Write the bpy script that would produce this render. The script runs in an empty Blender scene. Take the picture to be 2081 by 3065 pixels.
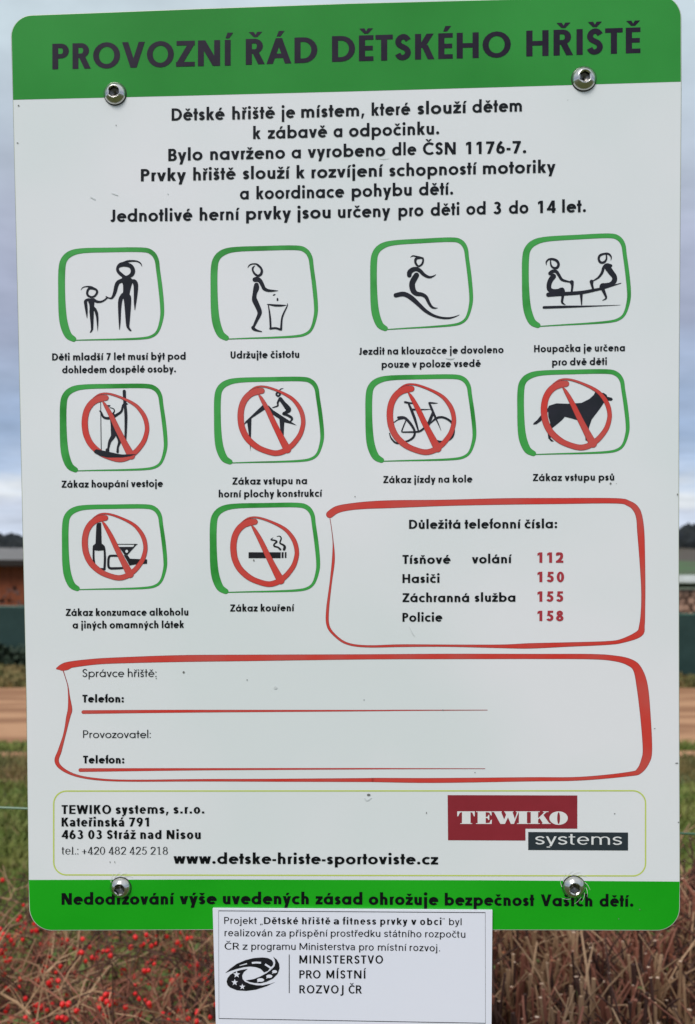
import bpy, bmesh, math, random
import numpy as np
from mathutils import Vector, Matrix
from mathutils.geometry import tessellate_polygon

sc = bpy.context.scene
COL = sc.collection
random.seed(7)
rng = np.random.default_rng(7)

# ------------------------------------------------------------------ camera, sky, sun, exposure
cam = bpy.data.cameras.new("camera")
cam.sensor_fit = 'HORIZONTAL'
cam.sensor_width = 36.0
cam.lens = 36.0 * 3000.0 / 2081.0
cam.shift_y = 187.5 / 2081.0
cam.clip_start = 0.05
cam.clip_end = 3000
cam.dof.use_dof = True
cam.dof.focus_distance = 0.757
cam.dof.aperture_fstop = 15.0
cam_o = bpy.data.objects.new("camera", cam)
COL.objects.link(cam_o)
cam_o.location = (0, 0, 1.5)
cam_o.rotation_euler = (math.pi / 2, 0, 0)
sc.camera = cam_o

SUN_EL, SUN_AZ = math.radians(46), math.radians(202)   # azimuth clockwise from +Y: behind the camera
world = bpy.data.worlds.new("World")
sc.world = world
world.use_nodes = True
nt = world.node_tree
for n in list(nt.nodes): nt.nodes.remove(n)
def N(t, **k):
    n = nt.nodes.new(t)
    for a, b in k.items(): setattr(n, a, b)
    return n
out = N('ShaderNodeOutputWorld'); bg = N('ShaderNodeBackground')
bg.inputs[1].default_value = 0.1
nt.links.new(bg.outputs[0], out.inputs[0])
sky = N('ShaderNodeTexSky', sky_type='NISHITA', sun_disc=False)
sky.sun_elevation = SUN_EL; sky.sun_rotation = SUN_AZ
tc = N('ShaderNodeTexCoord'); sep = N('ShaderNodeSeparateXYZ')
nt.links.new(tc.outputs['Generated'], sep.inputs[0])
def math_(op, a, b=None, clamp=False):
    m = N('ShaderNodeMath', operation=op, use_clamp=clamp)
    for i, v in enumerate((a, b)):
        if v is None: continue
        if isinstance(v, (int, float)): m.inputs[i].default_value = v
        else: nt.links.new(v, m.inputs[i])
    return m.outputs[0]
den = math_('ADD', math_('MAXIMUM', sep.outputs[2], 0.0), 0.12)
cx_ = math_('DIVIDE', sep.outputs[0], den); cy_ = math_('DIVIDE', sep.outputs[1], den)
comb = N('ShaderNodeCombineXYZ')
nt.links.new(cx_, comb.inputs[0]); nt.links.new(cy_, comb.inputs[1])
nz = N('ShaderNodeTexNoise'); nz.inputs['Scale'].default_value = 0.9
nz.inputs['Detail'].default_value = 6; nz.inputs['Roughness'].default_value = 0.55
nt.links.new(comb.outputs[0], nz.inputs['Vector'])
wob = math_('MULTIPLY', math_('SUBTRACT', nz.outputs['Fac'], 0.5), 0.17)
elev = math_('ADD', sep.outputs[2], wob)
ramp = N('ShaderNodeValToRGB')
def srgb(r, g, b):
    f = lambda c: (c / 255 / 12.92) if c <= 10 else ((c / 255 + 0.055) / 1.055) ** 2.4
    return (f(r), f(g), f(b), 1)
stops = [(0.00, (200, 214, 236)), (0.055, (206, 214, 234)), (0.075, (226, 230, 236)), (0.10, (186, 202, 228)),
         (0.14, (156, 176, 208)), (0.19, (166, 180, 206)), (0.235, (160, 166, 188)), (0.30, (182, 188, 208)),
         (0.36, (190, 200, 214)), (0.46, (204, 219, 226)), (0.7, (226, 234, 238)), (1.0, (240, 244, 248))]
els = ramp.color_ramp.elements
while len(els) > 1: els.remove(els[-1])
els[0].position = 0; els[0].color = srgb(*stops[0][1])
for p, c in stops[1:]:
    e = els.new(p); e.color = srgb(*c)
nt.links.new(elev, ramp.inputs[0])
brt = N('ShaderNodeVectorMath', operation='SCALE'); brt.inputs['Scale'].default_value = 7.3
nz2 = N('ShaderNodeTexNoise'); nz2.inputs['Scale'].default_value = 2.6
nz2.inputs['Detail'].default_value = 7; nz2.inputs['Roughness'].default_value = 0.6
nt.links.new(comb.outputs[0], nz2.inputs['Vector'])
mr = N('ShaderNodeMapRange'); mr.inputs[1].default_value = 0.3; mr.inputs[2].default_value = 0.7
mr.inputs[3].default_value = 0.80; mr.inputs[4].default_value = 1.14
nt.links.new(nz2.outputs['Fac'], mr.inputs[0])
nt.links.new(math_('MULTIPLY', mr.outputs[0], 7.3), brt.inputs['Scale'])
nt.links.new(ramp.outputs[0], brt.inputs[0])
mix = N('ShaderNodeMix', data_type='RGBA'); mix.inputs[0].default_value = 0.9
nt.links.new(sky.outputs[0], mix.inputs[6]); nt.links.new(brt.outputs[0], mix.inputs[7])
nt.links.new(mix.outputs[2], bg.inputs[0])

sl = bpy.data.lights.new("sun", 'SUN')
sl.energy = 1.5; sl.angle = math.radians(24); sl.color = (1.0, 0.97, 0.92)
sun = bpy.data.objects.new("sun", sl); COL.objects.link(sun)
sd = Vector((math.sin(SUN_AZ) * math.cos(SUN_EL), math.cos(SUN_AZ) * math.cos(SUN_EL), math.sin(SUN_EL)))
sun.rotation_euler = sd.to_track_quat('Z', 'Y').to_euler()
sun.location = sd * 30

sc.view_settings.view_transform = 'Standard'
sc.view_settings.look = 'None'
sc.view_settings.exposure = 0.5
sc.view_settings.gamma = 1.0
sc.view_settings.use_curve_mapping = False

# ------------------------------------------------------------------ materials
def mat(name, col, rough=0.6, col2=None, scale=8.0, metal=0.0, spec=0.5, bump=0.0, bscale=None, detail=4, stretch=(1, 1, 1), lo=0.35, hi=0.65):
    m = bpy.data.materials.new(name); m.use_nodes = True
    t = m.node_tree; b = t.nodes['Principled BSDF']
    b.inputs['Base Color'].default_value = (*col, 1)
    b.inputs['Roughness'].default_value = rough
    b.inputs['Metallic'].default_value = metal
    b.inputs['Specular IOR Level'].default_value = spec
    if col2 is not None or bump:
        c = t.nodes.new('ShaderNodeTexCoord'); mp = t.nodes.new('ShaderNodeMapping')
        mp.inputs['Scale'].default_value = stretch
        t.links.new(c.outputs['Object'], mp.inputs[0])
    if col2 is not None:
        n = t.nodes.new('ShaderNodeTexNoise'); n.inputs['Scale'].default_value = scale; n.inputs['Detail'].default_value = detail
        t.links.new(mp.outputs[0], n.inputs['Vector'])
        r = t.nodes.new('ShaderNodeMapRange'); r.inputs[1].default_value = lo; r.inputs[2].default_value = hi
        t.links.new(n.outputs['Fac'], r.inputs[0])
        x = t.nodes.new('ShaderNodeMix'); x.data_type = 'RGBA'
        x.inputs[6].default_value = (*col, 1); x.inputs[7].default_value = (*col2, 1)
        t.links.new(r.outputs[0], x.inputs[0]); t.links.new(x.outputs[2], b.inputs['Base Color'])
    if bump:
        n2 = t.nodes.new('ShaderNodeTexNoise'); n2.inputs['Scale'].default_value = bscale or scale * 3; n2.inputs['Detail'].default_value = 5
        t.links.new(mp.outputs[0], n2.inputs['Vector'])
        bp = t.nodes.new('ShaderNodeBump'); bp.inputs['Strength'].default_value = 1.0; bp.inputs['Distance'].default_value = bump
        t.links.new(n2.outputs['Fac'], bp.inputs['Height']); t.links.new(bp.outputs[0], b.inputs['Normal'])
    return m

M = {}
PR = 0.17   # gloss of the printed sheet
M['white'] = mat('white_print', (0.765, 0.805, 0.815), PR, (0.845, 0.84, 0.872), 4, lo=0.38, hi=0.62, bump=0.00006, bscale=14, detail=3)
M['edge'] = mat('sheet_edge', (0.62, 0.66, 0.58), 0.4)
M['core'] = mat('board_core', (0.035, 0.045, 0.04), 0.5)
M['green_top'] = mat('vignetted_green_band_print', (0.009, 0.235, 0.013), PR, (0.022, 0.30, 0.030), 6, bump=0.00006, bscale=14)  # vignette put into the colour: top band darker than the lower one
M['green_low'] = mat('lower_green_band_print', (0.007, 0.37, 0.009), PR, (0.014, 0.43, 0.014), 6, bump=0.00006, bscale=14)
M['green_mark'] = mat('green_marker_print', (0.008, 0.24, 0.014), 0.4, (0.042, 0.37, 0.056), 22, lo=0.35, hi=0.5)
M['red_mark'] = mat('red_marker_print', (0.66, 0.035, 0.022), 0.4, (0.60, 0.075, 0.060), 26)
M['red_dark'] = mat('dark_red_outline', (0.30, 0.018, 0.018), 0.4)
M['green_dark'] = mat('dark_green_outline', (0.02, 0.20, 0.03), 0.4)
M['black'] = mat('black_print', (0.010, 0.011, 0.014), 0.2, (0.018, 0.016, 0.024), 60, spec=0.35)
M['text'] = mat('text_print', (0.004, 0.005, 0.007), 0.25, spec=0.25)
M['title'] = mat('title_print', (0.012, 0.007, 0.020), 0.3, (0.022, 0.012, 0.030), 50, spec=0.2)
M['num'] = mat('number_print', (0.42, 0.030, 0.045), 0.4)
M['logo_red'] = mat('logo_red_print', (0.25, 0.016, 0.028), 0.4, (0.29, 0.020, 0.034), 30)
M['logo_grey'] = mat('logo_grey_print', (0.022, 0.032, 0.042), 0.4)
M['logo_white'] = mat('logo_white_print', (0.80, 0.80, 0.80), 0.4)
M['lime'] = mat('lime_line_print', (0.56, 0.66, 0.12), 0.4)
M['plate'] = mat('label_plate', (0.83, 0.84, 0.945), 0.35, (0.86, 0.86, 0.96), 6)
M['dirt'] = mat('dirt_speck', (0.16, 0.16, 0.15), 0.8)
M['scuff'] = mat('scuff', (0.64, 0.67, 0.68), 0.5)
M['steel'] = mat('stainless_steel', (0.66, 0.65, 0.63), 0.20, (0.56, 0.55, 0.53), 400, metal=1.0)
M['socket'] = mat('shaded_screw_socket', (0.13, 0.125, 0.12), 0.30, metal=1.0)  # dark metal paints in the shade inside the hex recess
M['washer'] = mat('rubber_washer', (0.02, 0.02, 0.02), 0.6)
M['galv'] = mat('galvanised_steel', (0.42, 0.43, 0.44), 0.45, (0.50, 0.51, 0.52), 40, metal=0.7)
M['ground'] = mat('meadow_soil', (0.060, 0.085, 0.018), 0.95, (0.095, 0.090, 0.030), 1.6, bump=0.02, bscale=9)
M['drysoil'] = mat('bare_brown_soil', (0.20, 0.115, 0.045), 0.95, (0.090, 0.050, 0.022), 5, bump=0.03, bscale=11, lo=0.4, hi=0.6)
M['road'] = mat('orange_dirt_track', (0.47, 0.25, 0.13), 0.95, (0.29, 0.135, 0.062), 1.6, bump=0.02, bscale=8, stretch=(0.35, 1.5, 1), lo=0.42, hi=0.58)
M['grass1'] = mat('grass_blades', (0.10, 0.16, 0.022), 0.7, (0.22, 0.23, 0.055), 3)
M['drygrass'] = mat('dry_grass_blades', (0.22, 0.15, 0.055), 0.8, (0.12, 0.12, 0.035), 3)
M['hillfield'] = mat('hill_pasture', (0.06, 0.115, 0.04), 1.0, (0.075, 0.060, 0.045), 0.012, lo=0.47, hi=0.53)
M['forest'] = mat('dark_forest', (0.010, 0.014, 0.020), 1.0, (0.018, 0.022, 0.023), 0.2)
M['netting'] = mat('dark_green_netting', (0.005, 0.030, 0.026), 0.75, (0.012, 0.042, 0.038), 4)
M['rail'] = mat('green_coated_steel', (0.035, 0.12, 0.09), 0.5)
M['wire'] = mat('green_plastic_wire', (0.07, 0.17, 0.09), 0.4)
M['shed_wall'] = mat('red_brown_boards', (0.24, 0.055, 0.016), 0.8, (0.17, 0.040, 0.012), 4)
M['shed_roof'] = mat('grey_roofing', (0.14, 0.135, 0.135), 0.8, (0.18, 0.172, 0.17), 3)
M['darkwood'] = mat('dark_eaves', (0.018, 0.012, 0.010), 0.9)
M['logs'] = mat('stacked_wood', (0.20, 0.11, 0.075), 0.9, (0.09, 0.055, 0.035), 6)
M['logend'] = mat('pale_log_end', (0.46, 0.27, 0.20), 0.9, (0.34, 0.20, 0.14), 20)
M['sheet'] = mat('pale_tin_sheet', (0.52, 0.54, 0.52), 0.6, (0.34, 0.34, 0.31), 5)
M['leafdark'] = mat('evergreen_leaves', (0.012, 0.028, 0.014), 0.7, (0.022, 0.040, 0.018), 5)
M['stemA'] = mat('red_brown_bark', (0.19, 0.062, 0.036), 0.75, (0.34, 0.125, 0.075), 7)
M['stemB'] = mat('grey_brown_bark', (0.25, 0.135, 0.065), 0.8, (0.50, 0.31, 0.18), 7)
M['stemC'] = mat('dark_bark', (0.040, 0.015, 0.010), 0.85, (0.095, 0.038, 0.025), 7)
M['pith'] = mat('cut_stem_end', (0.72, 0.50, 0.36), 0.8)
M['berry'] = mat('red_berry', (0.70, 0.006, 0.012), 0.4, (0.82, 0.022, 0.014), 12)
M['berry_tip'] = mat('berry_calyx', (0.05, 0.02, 0.012), 0.8)
M['leafgreen'] = mat('moss_green_leaf', (0.075, 0.13, 0.020), 0.7, (0.15, 0.19, 0.050), 5)
M['leaforange'] = mat('withered_orange_leaf', (0.46, 0.15, 0.060), 0.7, (0.30, 0.10, 0.040), 8)

# ------------------------------------------------------------------ object helpers
def tag(o, label=None, cat=None, group=None, kind=None):
    if label: o['label'] = label
    if cat: o['category'] = cat
    if group: o['group'] = group
    if kind: o['kind'] = kind
    return o
def empty(name, loc=(0, 0, 0)):
    o = bpy.data.objects.new(name, None); COL.objects.link(o); o.location = loc
    o.empty_display_size = 0.1
    return o
def mesh_obj(name, verts, faces, mats, parent=None, mids=None, smooth=False):
    me = bpy.data.meshes.new(name)
    me.from_pydata([tuple(v) for v in verts], [], faces)
    for m in (mats if isinstance(mats, (list, tuple)) else [mats]): me.materials.append(m)
    if mids is not None: me.polygons.foreach_set('material_index', np.asarray(mids, dtype=np.int32))
    if smooth: me.polygons.foreach_set('use_smooth', [True] * len(me.polygons))
    me.update()
    o = bpy.data.objects.new(name, me); COL.objects.link(o)
    if parent: o.parent = parent
    return o
def box(x0, x1, y0, y1, z0, z1):
    v = [(x, y, z) for z in (z0, z1) for y in (y0, y1) for x in (x0, x1)]
    f = [(0, 2, 3, 1), (4, 5, 7, 6), (0, 1, 5, 4), (2, 6, 7, 3), (0, 4, 6, 2), (1, 3, 7, 5)]
    return v, f
def bx(name, dims, m, parent=None):
    v, f = box(*dims); return mesh_obj(name, v, f, m, parent)
def tube_geo(pts, rads, n=5, cap=True):
    V, F = [], []
    P = [Vector(p) for p in pts]
    for i, p in enumerate(P):
        d = (P[min(i + 1, len(P) - 1)] - P[max(i - 1, 0)])
        if d.length < 1e-9: d = Vector((0, 0, 1))
        d.normalize()
        a = d.cross(Vector((0, 0, 1)) if abs(d.z) < 0.9 else Vector((1, 0, 0))).normalized(); b = d.cross(a)
        for k in range(n):
            t = 2 * math.pi * k / n
            V.append(p + (a * math.cos(t) + b * math.sin(t)) * rads[i])
    for i in range(len(P) - 1):
        for k in range(n):
            F.append((i * n + k, i * n + (k + 1) % n, (i + 1) * n + (k + 1) % n, (i + 1) * n + k))
    if cap:
        F.append(tuple(range(n - 1, -1, -1))); F.append(tuple((len(P) - 1) * n + k for k in range(n)))
    return V, F

# ------------------------------------------------------------------ the place behind the sign
def plane_sheet(name, x0, x1, y0, y1, z, m, nx=1, ny=1, jit=0.0, edge=0.0):
    xs = np.linspace(x0, x1, nx + 1); ys = np.linspace(y0, y1, ny + 1)
    v, f = [], []
    for j, y in enumerate(ys):
        for i, x in enumerate(xs):
            yy = y + (rng.normal(0, edge) if (j in (0, ny) and edge) else 0)
            v.append((x, yy, z + (rng.normal(0, jit) if jit else 0)))
    for j in range(ny):
        for i in range(nx):
            a = j * (nx + 1) + i; f.append((a, a + 1, a + nx + 2, a + nx + 1))
    return tag(mesh_obj(name, v, f, m), kind='structure')
plane_sheet('ground', -900, 900, -600, 900, 0, M['ground'])
plane_sheet('dirt_road', -60, 60, 8.85, 13.2, 0.008, M['road'], 240, 8, 0.0, 0.10)
plane_sheet('soil_strip', -60, 0.8, 6.9, 8.15, 0.008, M['drysoil'], 120, 3, 0.0, 0.10)
plane_sheet('wheel_track', -60, 60, 8.22, 8.48, 0.008, M['road'], 240, 1, 0.0, 0.03)

# rising land beyond
def hill_h(x, y):
    t = max(0.0, (y - 90) / 310.0)
    base = 1.0 * t + 13.5 * t * t
    return base * (1.0 + 0.10 * math.sin(x * 0.011 + 0.9) + 0.05 * math.sin(x * 0.031)) * (1 + 0.0006 * x) - 0.4 * (t <= 0)
hv, hf = [], []
HX = np.linspace(-420, 420, 57); HY = np.linspace(70, 470, 41)
for y in HY:
    for x in HX: hv.append((x, y, hill_h(x, min(y, 420)) - max(0, y - 420) * 0.08))
for j in range(len(HY) - 1):
    for i in range(len(HX) - 1):
        a = j * len(HX) + i; hf.append((a, a + 1, a + len(HX) + 1, a + len(HX)))
tag(mesh_obj('hill', hv, hf, M['hillfield'], smooth=True), kind='structure')
# wood along the ridge, seen as one mass
fv, ff = [], []
for i in range(1500):
    x = rng.uniform(-400, 400); y = rng.uniform(318, 430)
    z = hill_h(x, min(y, 420)); h = rng.uniform(3.6, 5.8); r = rng.uniform(2.0, 3.4)
    b = len(fv); k = 6; a0 = rng.uniform(0, 6)
    for lv, (rr, zz) in enumerate(((r, -0.5), (r * 0.95, h * 0.45), (r * 0.5, h * 0.8))):
        for q in range(k):
            a = a0 + q * math.tau / k
            s = rng.uniform(0.8, 1.2)
            fv.append((x + rr * s * math.cos(a), y + rr * s * math.sin(a), z + zz * rng.uniform(0.9, 1.1)))
    fv.append((x, y, z + h))
    for lv in range(2):
        for q in range(k): ff.append((b + lv * k + q, b + lv * k + (q + 1) % k, b + (lv + 1) * k + (q + 1) % k, b + (lv + 1) * k + q))
    for q in range(k): ff.append((b + 2 * k + q, b + 2 * k + (q + 1) % k, b + 3 * k))
tag(mesh_obj('forest', fv, ff, M['forest']), 'dark wood covering the ridge of the far hill', 'forest', kind='stuff')

# cabin at the left
cab = tag(empty('cabin', (-17.5, 38, 0)), 'red-brown boarded cabin with a low grey roof beyond the green netting fence', 'cabin')
plank_me = None
for i in range(44):     # wall of upright boards
    if plank_me is None:
        o = bx('plank', (-0.13, 0.13, -0.02, 0.02, 0, 2.02), M['shed_wall'], cab); plank_me = o.data
    else:
        o = bpy.data.objects.new('plank', plank_me); COL.objects.link(o); o.parent = cab
    o.location = (-5.9 + i * 0.272, -2.0 - (0.012 if i % 2 else 0), 0)
bx('wall_core', (-6.0, 6.0, -1.97, 2.4, 0, 2.0), M['darkwood'], cab)
rv = [(-6.6, -2.6, 2.03), (6.6, -2.6, 2.03), (6.6, 0.3, 2.52), (-6.6, 0.3, 2.52), (6.6, 3.0, 2.03), (-6.6, 3.0, 2.03),
      (-6.6, -2.6, 1.93), (6.6, -2.6, 1.93), (6.6, 3.0, 1.93), (-6.6, 3.0, 1.93)]
mesh_obj('roof', rv, [(0, 1, 2, 3), (3, 2, 4, 5), (6, 9, 8, 7), (6, 7, 1, 0), (8, 9, 5, 4), (7, 8, 4, 2, 1), (9, 6, 0, 3, 5)], M['shed_roof'], cab)
bx('fascia', (-6.6, 6.6, -2.66, -2.602, 1.80, 2.02), M['darkwood'], cab)

# tin-covered wood stack at the right
ws = tag(empty('wood_stack', (7.2, 20, 0)), 'long stack of cut wood under pale tin sheets behind the right fence', 'wood stack')
log_me = None
for r in range(9):
    for i in range(26):
        if log_me is None:
            v, f = tube_geo([(0, -0.5, 0), (0, 0.5, 0)], [0.072, 0.072], 7)
            o = mesh_obj('log', v, f, [M['logs'], M['logend']], ws, [0] * 7 + [1, 1]); log_me = o.data
        else:
            o = bpy.data.objects.new('log', log_me); COL.objects.link(o); o.parent = ws
        o.location = (-1.95 + i * 0.15 + (0.075 if r % 2 else 0), rng.normal(0, 0.03), 0.07 + r * 0.132)
        o.rotation_euler = (0, rng.uniform(0, 1), 0)
for i in range(4):
    v, f = box(-2.25 + i * 1.15, -1.13 + i * 1.15, -0.75, 0.8, 1.335, 1.355)
    v = [(x, y, z + (y + 0.75) * 0.085 + (0.006 if i % 2 else 0)) for x, y, z in v]
    mesh_obj('tin_sheet', v, f, M['sheet'], ws)
bx('bearer', (-2.2, 2.3, -0.62, -0.54, 1.255, 1.33), M['darkwood'], ws)
# low earth mound at its left end of the strip
# netting fences
def net_fence(name, x0, x1, y, z0, z1, label, wavy=0.02):
    t = tag(empty(name, ((x0 + x1) / 2, y, 0)), label, 'fence')
    xs = np.linspace(x0, x1, 60) - (x0 + x1) / 2
    v, f = [], []
    for i, x in enumerate(xs):
        dy = wavy * math.sin(x * 4.1) + wavy * 0.5 * math.sin(x * 9.7)
        for z in (z0, (z0 + z1) / 2, z1 + 0.01 * math.sin(x * 3)): v.append((x, dy, z))
        for z in (z0, (z0 + z1) / 2, z1 + 0.01 * math.sin(x * 3)): v.append((x, dy + 0.006, z))
    for i in range(len(xs) - 1):
        for k in (0, 1):
            a = i * 6 + k; f.append((a, a + 6, a + 7, a + 1)); f.append((a + 3, a + 4, a + 10, a + 9))
    mesh_obj('netting', v, f, M['netting'], t)
    pm = None
    n = int((x1 - x0) / 2.5) + 1
    for i in range(n):
        if pm is None:
            pv, pf = tube_geo([(0, 0, 0), (0, 0, z1 + 0.05)], [0.03, 0.03], 8); o = mesh_obj('post', pv, pf, M['rail'], t); pm = o.data
        else:
            o = bpy.data.objects.new('post', pm); COL.objects.link(o); o.parent = t
        o.location = (x0 + 0.05 + i * 2.5 - (x0 + x1) / 2, 0.07, 0)
    pv, pf = tube_geo([(xs[0], 0.03, z1 + 0.01), (xs[-1], 0.03, z1 + 0.01)], [0.018, 0.018], 6); mesh_obj('rail', pv, pf, M['rail'], t)
    return t
net_fence('netting_fence', -16, 0.4, 16.2, 0.02, 0.97, 'left dark green netting fence with a low evergreen hedge at its foot')
net_fence('netting_fence', 1.0, 17, 14.3, 0.02, 0.92, 'right dark green netting fence standing in front of the wood stack')

def leaf_mass(name, n, xr, yr, hfun, size, m, label, cat, parent=None):
    V, F = [], []
    for i in range(n):
        x = rng.uniform(*xr); y = rng.uniform(*yr); z = rng.uniform(0.0, hfun(x, y))
        a, b = rng.uniform(0, 6.28), rng.uniform(-1, 1); s = size * rng.uniform(0.6, 1.4)
        u = np.array([math.cos(a), math.sin(a), b]) * s; w = np.array([-math.sin(a), math.cos(a), rng.uniform(-1, 1)]) * s * 0.6
        p = np.array([x, y, z]); k = len(V)
        V += [p - u, p + w, p + u, p - w]; F.append((k, k + 1, k + 2, k + 3))
    o = mesh_obj(name, V, F, m, parent)
    if label: tag(o, label, cat, kind='stuff')
    else: o['kind'] = 'stuff'
    return o
lh = tag(empty('low_hedge', (0, 0, 0)), 'low dark evergreen hedge along the foot of the left netting fence', 'hedge')
leaf_mass('foliage', 7000, (-10, 0.2), (15.5, 16.1), lambda x, y: 0.40 + 0.06 * math.sin(x * 5) + rng.uniform(-.05, .06), 0.05, M['leafdark'], None, None, lh)
bs = tag(empty('bare_shrub_row', (0, 0, 0)), 'brown leafless shrubs rising just behind the left netting fence', 'shrubs')
leaf_mass('twigs', 3500, (-12, -1), (17.0, 18.0), lambda x, y: 1.15 + 0.10 * math.sin(x * 3.1) + rng.uniform(-.1, .1), 0.05, M['stemC'], None, None, bs)

# grass: blades in the meadow, one object nobody could count
def blades(name, n, yr, hmin, hmax, m, label, w=0.006, pw=0.45, xk=0.42, z0=0.0):
    y = yr[0] + (yr[1] - yr[0]) * rng.random(n) ** 1.1
    x = rng.uniform(-1, 1, n) * (0.6 + xk * y)
    h = rng.uniform(hmin, hmax, n) * (0.6 + 0.8 * (np.sin(x * 2.3 + np.sin(y * 1.7) * 2) * 0.5 + 0.5))
    a = rng.uniform(0, 6.283, n); lean = rng.uniform(0.1, 0.9, n) * h; ww = w * (0.7 + 0.6 * rng.random(n)) * (0.6 + y * 0.14)
    dx, dy = np.cos(a), np.sin(a)
    b = rng.uniform(0, 6.283, n); bx_, by_ = np.cos(b) * ww, np.sin(b) * ww
    V = np.zeros((n, 5, 3))
    V[:, 0] = np.stack([x - bx_, y - by_, np.full(n, z0)], 1); V[:, 1] = np.stack([x + bx_, y + by_, np.full(n, z0)], 1)
    V[:, 2] = np.stack([x - bx_ * .7 + dx * lean * .35, y - by_ * .7 + dy * lean * .35, z0 + h * .6], 1)
    V[:, 3] = np.stack([x + bx_ * .7 + dx * lean * .35, y + by_ * .7 + dy * lean * .35, z0 + h * .6], 1)
    V[:, 4] = np.stack([x + dx * lean, y + dy * lean, z0 + h], 1)
    V = V.reshape(-1, 3)
    i = np.arange(n) * 5
    F = [(int(k), int(k + 1), int(k + 3), int(k + 2)) for k in i] + [(int(k + 2), int(k + 3), int(k + 4)) for k in i]
    me = bpy.data.meshes.new(name); me.from_pydata(V.tolist(), [], F); me.materials.append(m); me.update()
    o = bpy.data.objects.new(name, me); COL.objects.link(o)
    return tag(o, label, 'grass', kind='stuff')
blades('grass', 80000, (2.3, 7.1), 0.03, 0.09, M['grass1'], 'green meadow grass between the shrubs and the dirt track')
blades('dry_grass', 9000, (2.6, 8.2), 0.03, 0.10, M['drygrass'], 'yellowed dead grass blades scattered among the green grass')
blades('verge_grass', 16000, (13.2, 15.6), 0.04, 0.12, M['drygrass'], 'olive yellow grass verge at the foot of the netting fences', w=0.012)
blades('verge_grass', 9000, (7.0, 8.2), 0.02, 0.05, M['drygrass'], 'short worn grass between the meadow and the wheel track')
blades('track_grass', 5000, (8.5, 8.83), 0.02, 0.05, M['grass1'], 'thin green grass line along the near edge of the dirt track')

# ------------------------------------------------------------------ shrubs right behind the sign
def put(o_name, me, parent, loc=(0, 0, 0), rot=(0, 0, 0), scl=1.0):
    o = bpy.data.objects.new(o_name, me); COL.objects.link(o); o.parent = parent
    o.location = loc; o.rotation_euler = rot; o.scale = (scl,) * 3
    return o
class Acc:
    def __init__(s): s.V, s.F, s.I = [], [], []
    def add(s, v, f, mid, capmid=None):
        k = len(s.V); s.V += [tuple(p) for p in v]
        for q in f: s.F.append(tuple(i + k for i in q)); s.I.append(mid)
        if capmid is not None: s.I[-1] = capmid
    def build(s, name, mats, parent): return mesh_obj(name, s.V, s.F, mats, parent, s.I)

# clipped bare hedge, right half
hedge = tag(empty('clipped_hedge', (0.95, 1.8, 0)), 'leafless brown hedge clipped level, upright stems with pale cut ends, right of the white label', 'hedge')
stem_mats = [M['stemA'], M['stemB'], M['stemC'], M['pith'], M['leafgreen']]
def stem_geo(x, y, h, r, kind, cut=True, lean=0.075, bend=0.03):
    p = []; dx, dy = rng.normal(0, lean), rng.normal(0, lean)
    bx_, by_ = rng.normal(0, bend), rng.normal(0, bend)
    for t in (0.0, 0.35, 0.6, 0.8, 1.0):
        p.append((x + dx * t * h + bx_ * math.sin(t * 5) , y + dy * t * h + by_ * math.sin(t * 4 + 1) * 0.8, t * h))
    rr = [r * 1.35, r * 1.15, r, r * 0.9, r * (1.05 if cut else 0.35)]
    return tube_geo(p, rr, 5), p
proto = []
for i in range(12):
    (v, f), p = stem_geo(0, 0, 1.0, 0.0019 * rng.uniform(0.8, 1.4), 0)
    a = Acc(); a.add(v, f, int(i % 3), 3 if i in (1, 4, 8, 11) else None)
    for k in range(rng.integers(4, 8)):
        t = rng.uniform(0.5, 0.95); b = Vector(p[2]).lerp(Vector(p[4]), (t - 0.5) * 2)
        L = rng.uniform(0.04, 0.15); an = rng.uniform(0, 6.28)
        e = b + Vector((math.cos(an) * L * 0.5, math.sin(an) * L * 0.5, L * rng.uniform(0.4, 1.0)))
        v2, f2 = tube_geo([b, b.lerp(e, 0.5) + Vector((0, 0, 0.008)), e], [0.0016, 0.0013, 0.0010], 4); a.add(v2, f2, int(i % 3), 3 if rng.random() < .08 else int(i % 3))
    o = a.build('stem', stem_mats, None); proto.append(o.data); bpy.data.objects.remove(o)
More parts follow.
